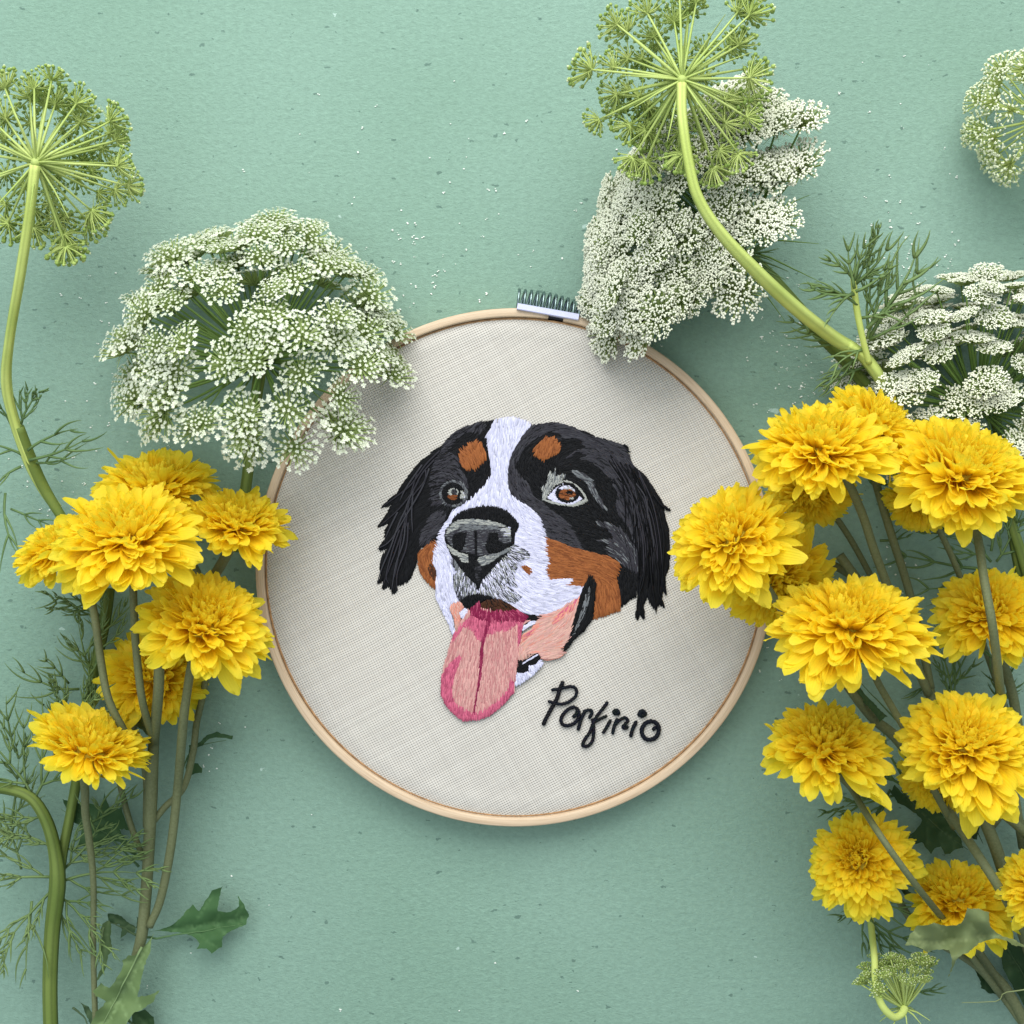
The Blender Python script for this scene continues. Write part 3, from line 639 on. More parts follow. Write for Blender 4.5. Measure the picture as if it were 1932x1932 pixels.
def head(parent, x, y, h, rad, tilt, az=90, n=380, vis=46, seed=0, flat=.8, droop=0.0):
    """one bloom: axis leans `tilt` degrees from straight up towards azimuth az; rad in traced units"""
    r = random.Random(seed); Rm = U(rad, h)
    t_, a_ = R(tilt), R(az)
    ax = Vector((math.sin(t_)*math.cos(a_), math.sin(t_)*math.sin(a_), math.cos(t_)))
    q = ax.to_track_quat('Z', 'Y').to_matrix().to_4x4()
    c = P(x, y, h); mw = Matrix.Translation(c) @ q
    rc = Rm * .355
    # receptacle and green bracts underneath
    mb = MB(); pr = [(0.0, -1.15), (.35, -1.1), (.75, -.7), (1.0, -.1), (.95, .35), (.6, .75), (0.02, .9)]; ns = 12
    for (rr, zz) in pr:
        mb.v += [Vector((rr*rc*math.cos(2*math.pi*k/ns), rr*rc*math.sin(2*math.pi*k/ns), zz*rc*.8*flat)) for k in range(ns)]
    for i in range(len(pr)-1):
        for k in range(ns): k2 = (k+1) % ns; mb.f.append((i*ns+k, i*ns+k2, (i+1)*ns+k2, (i+1)*ns+k))
    for k in range(14):
        a = 2*math.pi*k/14; w_ = .17; o_ = (.75, -.75), (1.35, -.45), (1.55, .05)
        vv = []
        for (rr, zz), ww in zip(o_, (w_, w_*.8, .02)):
            for s in (-1, 1): vv.append(Vector((rr*rc*math.cos(a + s*ww), rr*rc*math.sin(a + s*ww), zz*rc*.8)))
        mb.add(vv, [(0, 1, 3, 2), (2, 3, 5, 4)])
    ho = link('flower_head', mkmesh('flower_head', mb.v, mb.f, M['receptacle']), parent, mw)
    yl = q.to_3x3().inverted() @ Vector((math.cos(a_), math.sin(a_), 0)); lean = math.degrees(math.atan2(yl.y, yl.x))
    pts = []; lump = Vector((r.uniform(0, 9), r.uniform(0, 9), r.uniform(0, 9)))
    for i in range(n):
        t = (i + .5) / n
        th = R(3 + 96 * t ** .64); ph = i * 2.399963 + r.gauss(0, .16)
        big = t ** .75
        nzv = noise.noise(lump + Vector((math.cos(ph), math.sin(ph), t))*1.1)
        L = Rm * (.23 + .385 * big) * r.uniform(.82, 1.10) * (1 + .25*nzv)
        dn = -math.cos(ph - R(lean)) if tilt > 0 else 0     # petals on the low side hang longer
        L *= 1 + (.26 if tilt < 65 else -.22) * dn * big
        if r.random() < .04 and t > .6: L *= 1.22
        base_r = rc * (.35 + .65 * min(1, t*1.6))
        bp = Vector((math.sin(th*.85)*math.cos(ph)*base_r, math.sin(th*.85)*math.sin(ph)*base_r, math.cos(th*.85)*base_r*flat*.9))
        td = th * .90 + R(3) + r.gauss(0, .15) + .42*nzv
        d = Vector((math.sin(td)*math.cos(ph), math.sin(td)*math.sin(ph), math.cos(td)))
        d = (d + Vector((r.gauss(0, .07), r.gauss(0, .07), r.gauss(0, .05)))).normalized()
        nn = Vector((-math.cos(td)*math.cos(ph), -math.cos(td)*math.sin(ph), math.sin(td)))
        X = d.cross(nn).normalized(); nn = X.cross(d).normalized()
        a = r.gauss(0, .42); X2 = X*math.cos(a) + nn*math.sin(a); n2 = X2.cross(d).normalized()
        k = 'in' if t < .30 else ('mid' if t < .68 or r.random() < .35 else 'out')
        W = L * r.uniform(.88, 1.15) * (1.0 if t > .3 else .8)
        m = Matrix(((X2.x*W, d.x*L, n2.x*L, bp.x), (X2.y*W, d.y*L, n2.y*L, bp.y), (X2.z*W, d.z*L, n2.z*L, bp.z), (0, 0, 0, 1)))
        # bend with gravity so low petals never pass through the board
        wt = mw @ (m @ Vector((0, 1, 0)))
        if wt.z < .0012:
            wb = mw @ bp; need = (.0012 + .002*r.random() - wt.z)
            dw = (wt - wb); dw.z += need; dl = mw.to_3x3().inverted() @ dw; dl = dl.normalized()
            X3 = dl.cross(n2).normalized(); n3 = X3.cross(dl).normalized()
            m = Matrix(((X3.x*W, dl.x*L, n3.x*L, bp.x), (X3.y*W, dl.y*L, n3.y*L, bp.y), (X3.z*W, dl.z*L, n3.z*L, bp.z), (0, 0, 0, 1)))
            d = dl
        out = (mw.to_3x3() @ d); bz = (mw.to_3x3() @ (bp.normalized() + d)).z
        pts.append((L * (1.2 + .5*bz), k, r.randrange(5), m))
    order = sorted(range(n), key=lambda i: -pts[i][0]); own = set(order[:vis])
    inner = MB()
    for i, (s, k, vi, m) in enumerate(pts):
        if i in own:
            o = bpy.data.objects.new('petal', PM[k][vi]); col.objects.link(o); o.parent = ho
            loc, rot, sc_ = m.decompose(); o.matrix_basis = m
        else:
            vv, ff, cc = PD[k][vi]; inner.add([m @ p for p in vv], ff, [(c_[0], c_[1], (c_[2] + i*.137) % 1) for c_ in cc])
    io = link('small_petals', inner.mesh('small_petals', M['petal']), None); io.parent = ho; io.matrix_basis = Matrix.Identity(4); io['kind'] = 'stuff'
    return mw @ Vector((0, 0, -rc*.85)), ax, ho
def stem(parent, pts, rads, mat='mumstem', name='stem', n=7, ridges=0, sides=9, flat=1.0):
    """pts (x, y, h) traced units/metres; rads in traced units (radius)"""
    q = catmull(pts, n); rr = catmull([(a, 0) for a in (rads if isinstance(rads, list) else [rads]*len(pts))], n)
    v, f = tube([P(*a) for a in q], [U(b_[0], a[2]) for a, b_ in zip(q, rr)], sides, ridges=ridges, flat=flat)
    me = mkmesh(name, v, f, M[mat])
    if ridges:
        at = me.attributes.new('rib', 'FLOAT', 'POINT'); at.data.foreach_set('value', [1.0 if (i % sides) % 3 == 0 else 0.0 for i in range(len(v))])
    return link(name, me, parent)
def hstem(parent, hd, pts, rads, mat='mumstem', name='stem'):
    """stem starting under a flower head"""
    tip, ax, _ = hd; z = tip.z; k = HC/(HC - z)
    p0 = (966 + tip.x*k/SC, 966 - tip.y*k/SC, max(z, .003))
    return stem(parent, [p0] + pts, [rads[0] if isinstance(rads, list) else rads] + (rads if isinstance(rads, list) else [rads]*len(pts)), mat, name)

def leaf(parent, outline, mid, h0, mat='leaf', c1=(0.045, 0.115, 0.040), c2=(0.10, 0.19, 0.08), wave=.0018, seed=0, name='leaf', cf=None, tilt=(0, 0)):
    """lobed leaf: outline in traced units, mid = midrib polyline"""
    from mathutils.geometry import delaunay_2d_cdt
    rr = random.Random(seed); out = []
    for i in range(len(outline)):
        a = outline[i]; b_ = outline[(i+1) % len(outline)]; dist = math.hypot(a[0]-b_[0], a[1]-b_[1]); m_ = max(1, int(dist / 4)); nx_, ny_ = (-(b_[1]-a[1])/max(dist, .01), (b_[0]-a[0])/max(dist, .01))
        for k in range(m_):
            j_ = (math.sin(k/m_*math.pi)*dist*.05 + rr.gauss(0, .55)) * (1 if k else 0); out.append(Vector((lerp(a[0], b_[0], k/m_) + nx_*j_, lerp(a[1], b_[1], k/m_) + ny_*j_)))
    nb = len(out); pts = list(out); xs = [p.x for p in out]; ys = [p.y for p in out]; ol = [(p.x, p.y) for p in out]
    y = min(ys)
    while y < max(ys):
        x = min(xs)
        while x < max(xs):
            xx, yy = x + rr.uniform(-1.5, 1.5), y + rr.uniform(-1.5, 1.5)
            if inpoly(xx, yy, ol): pts.append(Vector((xx, yy)))
            x += 5.5
        y += 5.5
    mv = catmull(mid, 8)
    vs, es, fs, *_ = delaunay_2d_cdt(pts, [], [list(range(nb))], 1, 1e-4)
    v = []; c = []; cx = sum(xs)/nb; cy = sum(ys)/nb
    L_ = math.hypot(mid[-1][0]-mid[0][0], mid[-1][1]-mid[0][1])
    veins = []
    for k in range(6, len(mv)-2, 5):
        tx, ty = mv[min(k+1, len(mv)-1)][0]-mv[k-1][0], mv[min(k+1, len(mv)-1)][1]-mv[k-1][1]; l = math.hypot(tx, ty); tx /= l; ty /= l
        for s in (-1, 1):
            dx, dy = tx*.66 - s*ty*.75, ty*.66 + s*tx*.75; veins.append((mv[k][0], mv[k][1], dx, dy, L_*.38))
    for p in vs:
        dm = min(math.hypot(p.x-a[0], p.y-a[1]) for a in mv)
        dv = 99
        for (a, b_, dx, dy, l) in veins:
            t = max(0, min(l, (p.x-a)*dx + (p.y-b_)*dy)); dv = min(dv, math.hypot(p.x-a-dx*t, p.y-b_-dy*t))
        z = h0 + wave * (noise.noise(Vector((p.x*.022 + seed, p.y*.022, 0)))*1.3 + .6*min(1, dm/30)) - .0004*math.exp(-(dv/2.5)**2) - .0007*math.exp(-(dm/3)**2) + ((p.x-cx)*tilt[0] + (p.y-cy)*tilt[1])*SC
        v.append(P(p.x, p.y, max(z, .0006)))
        g = max(.85*math.exp(-(dm/2.6)**2), .5*math.exp(-(dv/1.8)**2)); n_ = .5 + .5*noise.noise(Vector((p.x*.05, p.y*.05, seed)))
        base = tuple(lerp(a, b_, .35*n_) for a, b_ in zip(c1, c2)); c.append(tuple(lerp(a, b_*1.25, g) for a, b_ in zip(base, c2)))
    f = [tuple(q) for q in fs]
    # raised midrib running on from the leaf stalk
    mp = [P(a[0], a[1], 0) for a in mv]; base_n = len(v); mz = []
    for a in mp:
        near = min(v[:base_n], key=lambda q: (q.x-a.x)**2 + (q.y-a.y)**2); mz.append(Vector((a.x, a.y, near.z + .0001)))
    mr = [lerp(2.6, .5, (k/(len(mz)-1))**.7)*SC for k in range(len(mz))]
    tv, tf = tube(mz, mr, 5); f += [tuple(i + base_n for i in q) for q in tf]; v += tv; c += [tuple(x*1.1 for x in c2)] * len(tv)
    me = mkmesh(name, v, f, M[mat], True, c)
    o = link(name, me, parent)
    return o

# ------------------------------------------------------------------ feathery leaves
def frond_mb(mb, x, y, h, ang, length, levels=2, wd=2.3, r=random, curve=0.0, side=6, lift=.004, spread=42):
    """a dill-like leaf: thin tapering blades that fork"""
    n = 7; pts = []; a = R(ang); px, py = x, y; hh = h; segs = []
    for i in range(n + 1):
        pts.append((px, py, max(.0012, hh))); segs.append(a)
        px += math.cos(a) * length / n; py -= math.sin(a) * length / n; a += curve / n + r.gauss(0, .05); hh += lift / n + r.gauss(0, .0002)
    v, f = tube([P(*p) for p in pts], [U(wd * (1 - .85*(i/n)**1.6)) for i in range(n+1)], 4, flat=.6); mb.add(v, f)
    if levels > 0:
        for i in (range(1, n + 1, 2) if levels > 1 else range(2, n + 1, 2)):
            for s in (-1, 1):
                if r.random() < (.78 if levels == 1 else .85):
                    l2 = length * (.66 - .05*i) * r.uniform(.6, 1.4)
                    frond_mb(mb, *pts[min(i, n)], math.degrees(segs[i]) + s * r.uniform(spread*.45, spread*1.2), l2, levels-1, wd*.88, r, curve=-s*r.uniform(.2, .9), lift=lift*.5 + r.uniform(-.001, .002), spread=spread*.8)
def fronds(parent, lst, mat='needle', seed=0, name='feathery_leaf'):
    r = random.Random(seed)
    for (x, y, h, ang, L, lev, wd, cv) in lst:
        mb = MB(); frond_mb(mb, x, y, h, ang, L, lev, wd, r, cv)
        link(name, mb.mesh(name, M[mat]), parent)
def burst(parent, x, y, h, a0, a1, n, L, wd, seed, mat='needle', name='feathery_leaf', lift=.006):
    r = random.Random(seed); mb = MB()
    for i in range(n):
        frond_mb(mb, x + r.uniform(-6, 6), y + r.uniform(-6, 6), h, lerp(a0, a1, (i + .5)/n) + r.gauss(0, 6), L*r.uniform(.65, 1.1), 0, wd, r, r.uniform(-.7, .7), lift=lift*r.uniform(-.2, 1))
    link(name, mb.mesh(name, M[mat]), parent)

# ------------------------------------------------------------------ lace-flower umbels
def ball(r0, c, ax=1.0, sub=0):
    t = (1 + 5**.5)/2
    v = [(-1,t,0),(1,t,0),(-1,-t,0),(1,-t,0),(0,-1,t),(0,1,t),(0,-1,-t),(0,1,-t),(t,0,-1),(t,0,1),(-t,0,-1),(-t,0,1)]
    f = [(0,11,5),(0,5,1),(0,1,7),(0,7,10),(0,10,11),(1,5,9),(5,11,4),(11,10,2),(10,7,6),(7,1,8),(3,9,4),(3,4,2),(3,2,6),(3,6,8),(3,8,9),(4,9,5),(2,4,11),(6,2,10),(8,6,7),(9,8,1)]
    k = r0/1.9021
    return [Vector((a*k + c[0], b_*k + c[1], d*k*ax + c[2])) for a, b_, d in v], f
def umbellet_meshes(kind, seed):
    """unit umbellet, ray joins at the origin, opens to +Z. returns (stalk mesh, floret mesh)"""
    r = random.Random(seed); g = MB(); w_ = MB()
    n = {'open': 70, 'bead': 150, 'bud': 27, 'budw': 34}[kind]
    for i in range(n):
        t = math.sqrt((i + .5)/n); ph = i*2.399963 + r.gauss(0, .12)
        rr = t * (1.0 + r.gauss(0, .04)); z = (.62 if kind in ('open', 'bead') else .72) - .20*t*t + r.gauss(0, .03)
        if kind in ('bud', 'budw'): z = .80 - .42*t*t + r.gauss(0, .03)
        p = Vector((rr*math.cos(ph), rr*math.sin(ph), z)); m_ = Vector((p.x*.5, p.y*.5, p.z*.38 - .02))
        v, f = tube([Vector((0, 0, 0)), m_, p], [.038, .028, .022] if kind != 'bud' else [.055, .042, .036], 3, cap=False); g.add(v, f)
        up = (Vector((p.x*.55, p.y*.55, 1))).normalized(); q = up.to_track_quat('Z', 'Y').to_matrix()
        if kind == 'open':
            s = r.uniform(.062, .095) * (1.25 if t > .85 else 1); a0 = r.uniform(0, 6)
            for k in range(5):
                a = a0 + 2*math.pi*k/5; sc_ = s * (r.uniform(.7, 1.05) if not (t > .8) else r.uniform(.6, 1.5))
                X = Vector((math.cos(a), math.sin(a), .45 + r.uniform(-.3, .3))); Y = Vector((-math.sin(a), math.cos(a), 0))
                vv = [Vector((0,0,0)), X*sc_*.6 + Y*sc_*.38, X*sc_*1.05 + Y*sc_*.28, X*sc_*.82 + Vector((0,0,-.01)), X*sc_*1.05 - Y*sc_*.28, X*sc_*.6 - Y*sc_*.38]
                w_.add([q @ b_ + p for b_ in vv], [(0, 1, 2, 3), (0, 3, 4, 5)])
            for k in range(2):
                a = r.uniform(0, 6); vv, ff = ball(.018, (math.cos(a)*.04, math.sin(a)*.04, .05)); w_.add([q @ b_ + p for b_ in vv], ff)
        elif kind == 'bead':
            for k in range(3):
                a = r.uniform(0, 6.3); s = r.uniform(.034, .050)
                c = (math.cos(a)*.05, math.sin(a)*.05, r.uniform(0, .09)); vv, ff = ball(s, c, 1.25); w_.add([q @ b_ + p for b_ in vv], ff)
        elif kind == 'bud':
            vv, ff = ball(r.uniform(.10, .135), (0, 0, .03), .9); w_.add([q @ b_ + p for b_ in vv], ff, (.24, .35, .075) if r.random() < .6 else (.34, .45, .12))
            if r.random() < .5: 
                for k in range(2): vv, ff = ball(.062, (r.uniform(-.07, .07), r.uniform(-.07, .07), .10)); w_.add([q @ b_ + p for b_ in vv], ff, (.62, .68, .42))
        else:
            vv, ff = ball(.05, (0, 0, 0)); g.add([q @ b_ + p for b_ in vv], ff)
            for k in range(4): vv, ff = ball(r.uniform(.045, .065), (r.uniform(-.06, .06), r.uniform(-.06, .06), r.uniform(.02, .09)), .9); w_.add([q @ b_ + p for b_ in vv], ff)
    for k in range(8):                  # thread-like bracts under the umbellet
        a = 2*math.pi*k/8 + r.uniform(-.2, .2); l = r.uniform(.5, .95)
        v, f = tube([Vector((0, 0, 0)), Vector((math.cos(a)*l*.5, math.sin(a)*l*.5, .02)), Vector((math.cos(a)*l, math.sin(a)*l, -.12 + r.uniform(-.1, .25)))], [.025, .02, .006], 3, cap=False); g.add(v, f)
    gm = {'open': 'raym', 'bead': 'raym', 'bud': 'ray', 'budw': 'ray'}[kind]; wm = {'open': 'white', 'bead': 'bead', 'bud': 'budv', 'budw': 'budw'}[kind]
    return mkmesh('umbellet', g.v, g.f, M[gm]), mkmesh('florets', w_.v, w_.f, M[wm], smooth=kind != 'open', cols=w_.c or None)
UM = {k: [umbellet_meshes(k, s) for s in range(6)] for k in ('open', 'bead', 'bud', 'budw')}
def umbel(parent, hx, hy, hh, rad, axis, cap, n, ur, kind, seed, raymat='ray', stretch=None, dome=.35, rr=2.3, zmin=.005, jit=.05, thin=1.0, facing=.5, rvar=.08, zmax=.08):
    """rays fan out from the hub over a cap of `cap` degrees round the axis"""
    r = random.Random(seed); ax = Vector(axis).normalized(); q = ax.to_track_quat('Z', 'Y').to_matrix()
    hub = P(hx, hy, hh); Rm = U(rad, hh)
    v, f = ball(U(rr*3.6, hh), (0, 0, 0), .9); 
    mb = MB(); mb.add([hub + p for p in v], f)
    for k in range(9):                  # bracts round the hub
        a = 2*math.pi*k/9 + r.uniform(-.2, .2); d0 = q @ Vector((math.cos(a), math.sin(a), r.uniform(-.5, .2))); L = Rm*r.uniform(.35, .75)
        pts = [hub, hub + d0*L*.5 + Vector((0, 0, .001)), hub + d0*L + q @ Vector((0, 0, -L*.3))]
        for p_ in pts: p_.z = max(p_.z, .002)
        vv, ff = tube(pts, [U(rr*.75), U(rr*.6), U(.5)], 4, cap=False); mb.add(vv, ff)
    link('hub', mb.mesh('hub', M[raymat]), parent)
    for i in range(n):
        ct = 1 - (1 - math.cos(R(cap))) * (i + .5)/n; th = math.acos(ct) if kind != 'bud' else lerp(math.acos(ct), math.asin(min(1, math.sqrt((i + .5)/n)*math.sin(R(min(cap, 88))))), .8); ph = i*2.399963 + r.gauss(0, jit*2)
        d = q @ Vector((math.sin(th)*math.cos(ph), math.sin(th)*math.sin(ph), math.cos(th)))
        d = (d + Vector((r.gauss(0, jit), r.gauss(0, jit), r.gauss(0, jit)))).normalized()
        L = Rm * (1 + r.uniform(-rvar, rvar)); p = hub + d*L
        if stretch: e, k_ = stretch; ev = Vector(e).normalized(); p = p + ev * (p - hub).dot(ev) * (k_ - 1)
        if p.z < zmin: p.z = zmin + r.uniform(0, .003)
        if p.z > zmax: p.z = zmax - r.uniform(0, .004)
        nrm = (d*facing + ax*(1-facing)*.8 + Vector((r.gauss(0, .12), r.gauss(0, .12), r.gauss(0, .12)))).normalized()
        u = U(ur, p.z) * r.uniform(.78, 1.15) * (1 - .25*(1 - th/R(cap)))
        base = p - nrm*u*.35
        bend = (base - hub); mid = hub + bend*.5 + (d - ax*.25)*bend.length*.10
        vv, ff = tube([Vector(a) for a in catmull([hub, mid, base], 3)], [U(rr*a, hh) for a in (1.05, 1, .9, .8, .72, .65, .6)], 5)
        link('ray', mkmesh('ray', vv, ff, M[raymat]), parent)
        gm, wm = UM[kind][r.randrange(6)]
        m = Matrix.Translation(base) @ nrm.to_track_quat('Z', 'Y').to_matrix().to_4x4() @ Matrix.Rotation(r.uniform(0, 6.28), 4, 'Z') @ Matrix.Diagonal((u, u*r.uniform(.85, 1.1), u*thin, 1))
        o = link('umbellet', gm, parent, m)
        fo = bpy.data.objects.new('florets', wm); col.objects.link(fo); fo.parent = o; fo['kind'] = 'stuff'
    return hub
# ================================================================== placing the flowers
G1 = 'lace flowers round the hoop'; G2 = 'yellow chrysanthemums beside the hoop'
# --- lace flower seen from behind, top left
t = thing('lace_flower', 'green budding lace flower seen from behind at the top left, cut by the edge', 'flower', P(40, 700, 0), G1)
umbel(t, 68, 306, .052, 170, (-.05, .22, -.9), 84, 52, 39, 'bud', 21, 'ray', rr=3.1, facing=.75, zmin=.010, rvar=.12, zmax=.060)
stem(t, [(66, 312, .054), (56, 400, .052), (38, 520, .045), (18, 640, .034), (12, 720, .026), (26, 790, .020), (55, 870, .014), (80, 920, .010), (108, 960, .008)], [9, 8.5, 8.5, 8, 9, 9, 10, 9, 9], 'limestem', ridges=1, sides=16)
stem(t, [(36, 805, .019), (58, 868, .014), (84, 922, .0105), (122, 985, .008)], [9.5, 12, 10.5, 9], 'olivestem', 'stalk_sheath', sides=12)
fronds(t, [(40, 800, .020, 75, 70, 2, 2.6, -.6), (52, 850, .018, 38, 105, 1, 2.8, -.5), (55, 868, .016, 12, 125, 1, 2.8, .35), (58, 872, .014, -6, 100, 1, 2.4, .7), (45, 860, .016, 150, 90, 1, 2.6, .5),
           (40, 880, .014, 205, 90, 1, 2.6, .8), (10, 930, .010, 265, 140, 1, 2.6, .8), (20, 960, .008, -22, 100, 1, 2.2, .2), (20, 800, .018, 115, 60, 1, 2.3, .4)], seed=3)
# --- big white lace flower
t = thing('lace_flower', 'large white lace flower in open bloom overlapping the left rim of the hoop', 'flower', P(470, 880, 0), G1)
umbel(t, 494, 680, .013, 252, (-.02, .74, .67), 97, 94, 54, 'open', 5, 'rayd', rr=3.0, facing=.38, zmin=.012, rvar=.07, thin=.72)
stem(t, [(492, 692, .014), (482, 760, .010), (472, 850, .009), (462, 930, .008), (440, 1040, .007)], [11, 10, 9.5, 9.5, 9], 'olivestem', ridges=1, sides=14)
# --- white lace flower above the hoop
t = thing('lace_flower', 'dense creamy white lace flower lying over the top right rim of the hoop', 'flower', P(1420, 520, 0), G1)
umbel(t, 1386, 464, .012, 245, (-.74, .36, .62), 63, 84, 53, 'bead', 9, 'rayd', rr=3.0, facing=.45, zmin=.012, stretch=((.60, .79, -.05), 1.22), rvar=.06, thin=.75, zmax=.040)
stem(t, [(1392, 470, .013), (1440, 505, .010), (1500, 570, .008), (1560, 640, .007), (1630, 720, .007)], [10, 9, 9, 9, 9], 'olivestem', ridges=1, sides=14)
burst(t, 1388, 482, .016, -65, 38, 17, 100, 2.8, 4)
burst(t, 1372, 520, .013, -115, -60, 5, 70, 2.6, 5)
# --- green lace flower at the top seen from behind
t = thing('lace_flower', 'lime green budding lace flower seen from behind with its curved stem crossing the white bloom', 'flower', P(1640, 690, 0), G1)
umbel(t, 1287, 150, .060, 176, (.0, .18, -.9), 86, 58, 40, 'bud', 33, 'ray', rr=3.1, facing=.75, zmin=.030, rvar=.16, zmax=.066)
stem(t, [(1286, 158, .061), (1287, 220, .062), (1300, 310, .062), (1318, 375, .061), (1360, 440, .058), (1430, 515, .051), (1500, 580, .040), (1570, 635, .028), (1612, 660, .024)], [9, 8.8, 9, 9.5, 10.5, 12, 12.5, 12.5, 12], 'limestem', ridges=1, sides=16)
stem(t, [(1480, 560, .030), (1540, 625, .022), (1590, 675, .016), (1640, 735, .012)], [6, 10, 11, 11], 'olivestem', 'lower_stalk', ridges=1, sides=14)
stem(t, [(1600, 650, .026), (1632, 675, .024), (1662, 715, .022), (1690, 760, .018)], [9, 11, 11, 11], 'limestem', 'upper_stalk', ridges=1, sides=14)
stem(t, [(1640, 685, .025), (1628, 640, .028), (1616, 580, .031), (1610, 525, .034)], [6, 6, 6.5, 6], 'limestem', 'side_shoot', sides=10)
fronds(t, [(1612, 530, .034, 125, 70, 1, 3.0, .5), (1612, 530, .036, 80, 75, 1, 3.0, -.4), (1615, 535, .034, 40, 100, 1, 3.2, .5), (1612, 560, .032, 165, 95, 1, 3.0, .4), (1612, 555, .034, 190, 90, 1, 3.0, -.5),
           (1640, 640, .026, 62, 180, 1, 3.6, -.15), (1640, 640, .026, 22, 145, 1, 3.2, .8), (1625, 600, .030, 10, 80, 1, 2.8, .4), (1600, 650, .024, 178, 90, 1, 3.0, -.5), (1630, 670, .022, 205, 95, 1, 3.0, .4), (1640, 690, .020, 195, 100, 1, 2.8, .5),
           (1610, 540, .034, 60, 90, 2, 2.6, .3), (1618, 575, .032, 145, 90, 1, 2.8, .3), (1560, 635, .022, 160, 80, 1, 2.8, -.3), (1636, 620, .030, 45, 190, 1, 4.0, .5), (1640, 655, .026, -160, 80, 1, 2.8, .3), (1612, 545, .036, 100, 85, 1, 3.0, -.2), (1614, 550, .036, 20, 90, 1, 3.0, .6), (1610, 552, .034, 215, 80, 1, 3.0, .2), (1636, 640, .028, 75, 120, 2, 3.0, -.3)], seed=8, mat='needle2')
# --- white lace flower at the right
t = thing('lace_flower', 'white lace flower behind the yellow blooms at the right edge', 'flower', P(1850, 760, 0), G1)
umbel(t, 1846, 772, .010, 248, (-.14, .90, .42), 88, 86, 45, 'bead', 14, 'rayd', rr=2.8, facing=.28, zmin=.006, rvar=.07, thin=.6, zmax=.030)
stem(t, [(1850, 745, .011), (1880, 800, .008), (1900, 900, .006), (1912, 1010, .006), (1935, 1130, .005)], [9, 9, 9, 9, 9], 'olivestem', ridges=1, sides=12)
fronds(t, [(1900, 745, .008, -40, 60, 2, 2.6, .5), (1925, 690, .008, 230, 90, 2, 2.6, .5), (1932, 800, .008, 200, 70, 2, 2.6, .5)], seed=12)
# --- pale lace flower cut by the right edge
t = thing('lace_flower', 'pale budding lace flower cut by the top right edge of the picture', 'flower', P(1960, 230, 0), G1)
umbel(t, 1965, 225, .018, 118, (-.5, .1, .5), 100, 34, 40, 'budw', 17, 'ray', rr=2.6, facing=.6, zmin=.008, rvar=.12, zmax=.045)
stem(t, [(1965, 225, .018), (1990, 300, .012), (2010, 420, .007)], 9, 'limestem', sides=12)
# --- small green lace flower at the bottom
t = thing('lace_flower', 'small green lace flower head on a hooked stem at the bottom right', 'flower', P(1660, 1800, 0), G1)
umbel(t, 1706, 1903, .030, 92, (-.20, .95, -.10), 52, 40, 17, 'bud', 19, 'ray', rr=2.4, facing=.2, zmin=.006, rvar=.16, zmax=.040)
stem(t, [(1640, 1715, .010), (1646, 1770, .018), (1650, 1810, .027), (1652, 1858, .034), (1663, 1895, .036), (1684, 1918, .035), (1700, 1914, .033), (1707, 1902, .031)], [6, 6.5, 6.5, 6.5, 7, 7, 7, 8], 'limestem', sides=12)
fronds(t, [(1632, 1715, .012, -100, 75, 1, 2.4, .2), (1640, 1730, .014, -60, 115, 1, 2.6, .4), (1630, 1700, .012, -135, 60, 1, 2.4, -.3), (1640, 1700, .012, -15, 100, 1, 2.4, -.3), (1650, 1740, .014, -35, 110, 1, 2.4, .2), (1635, 1710, .012, -80, 90, 1, 2.4, .2), (1720, 1870, .010, -5, 60, 1, 2.2, .5)], seed=15)
# --- thick fennel-like stalk bottom left
t = thing('leafy_stalk', 'thick ribbed green stalk with feathery leaves at the bottom left corner', 'plant stalk', P(95, 1900, 0))
stem(t, [(96, 1960, .012), (94, 1860, .012), (98, 1760, .013), (108, 1670, .014), (104, 1610, .014), (88, 1550, .014), (58, 1505, .014), (10, 1488, .013), (-30, 1488, .012)], [12.5, 12.5, 13, 14, 11.5, 10.5, 9.5, 9.5, 9.5], 'olivestem', ridges=1, sides=18)
stem(t, [(110, 1680, .012), (116, 1620, .011), (132, 1540, .009), (150, 1440, .007), (172, 1300, .006), (196, 1180, .006), (206, 1110, .006)], [10, 9, 8.5, 9, 9, 10, 10], 'olivestem', 'branch', ridges=1, sides=14)
fronds(t, [(60, 1500, .014, 118, 170, 2, 2.8, .3), (66, 1505, .014, 62, 190, 2, 2.8, -.5), (100, 1600, .013, 150, 110, 2, 2.6, .8), (104, 1655, .012, 178, 150, 2, 2.8, .3), (110, 1665, .012, 18, 150, 2, 2.8, -.3),
           (98, 1680, .012, 225, 150, 2, 2.8, .4), (112, 1690, .012, -38, 120, 2, 2.6, -.5), (120, 1640, .010, 42, 130, 2, 2.6, .3), (80, 1540, .012, 195, 100, 2, 2.6, .5), (60, 1700, .012, -95, 150, 1, 2.6, .2), (108, 1700, .010, -75, 120, 1, 2.4, .3), (120, 1600, .010, -10, 120, 2, 2.4, .4), (30, 1420, .010, 110, 110, 1, 2.4, -.3),
           (150, 1420, .006, 105, 120, 2, 2.6, .3), (160, 1370, .006, 78, 110, 2, 2.6, .2), (178, 1280, .006, 118, 110, 2, 2.6, -.3), (185, 1240, .006, 80, 110, 2, 2.6, .3), (200, 1170, .006, 150, 100, 2, 2.4, .4), (196, 1130, .006, 185, 100, 1, 2.4, -.2),
           (150, 1300, .005, 182, 130, 1, 2.6, -.5), (130, 1290, .005, 130, 70, 1, 2.4, .2), (175, 1330, .006, 55, 60, 2, 2.2, .3), (150, 1560, .008, 20, 130, 1, 2.6, .3), (40, 1640, .010, 100, 120, 1, 2.6, .5), (20, 1560, .010, 80, 130, 2, 2.6, .2)], seed=23, mat='needle2')

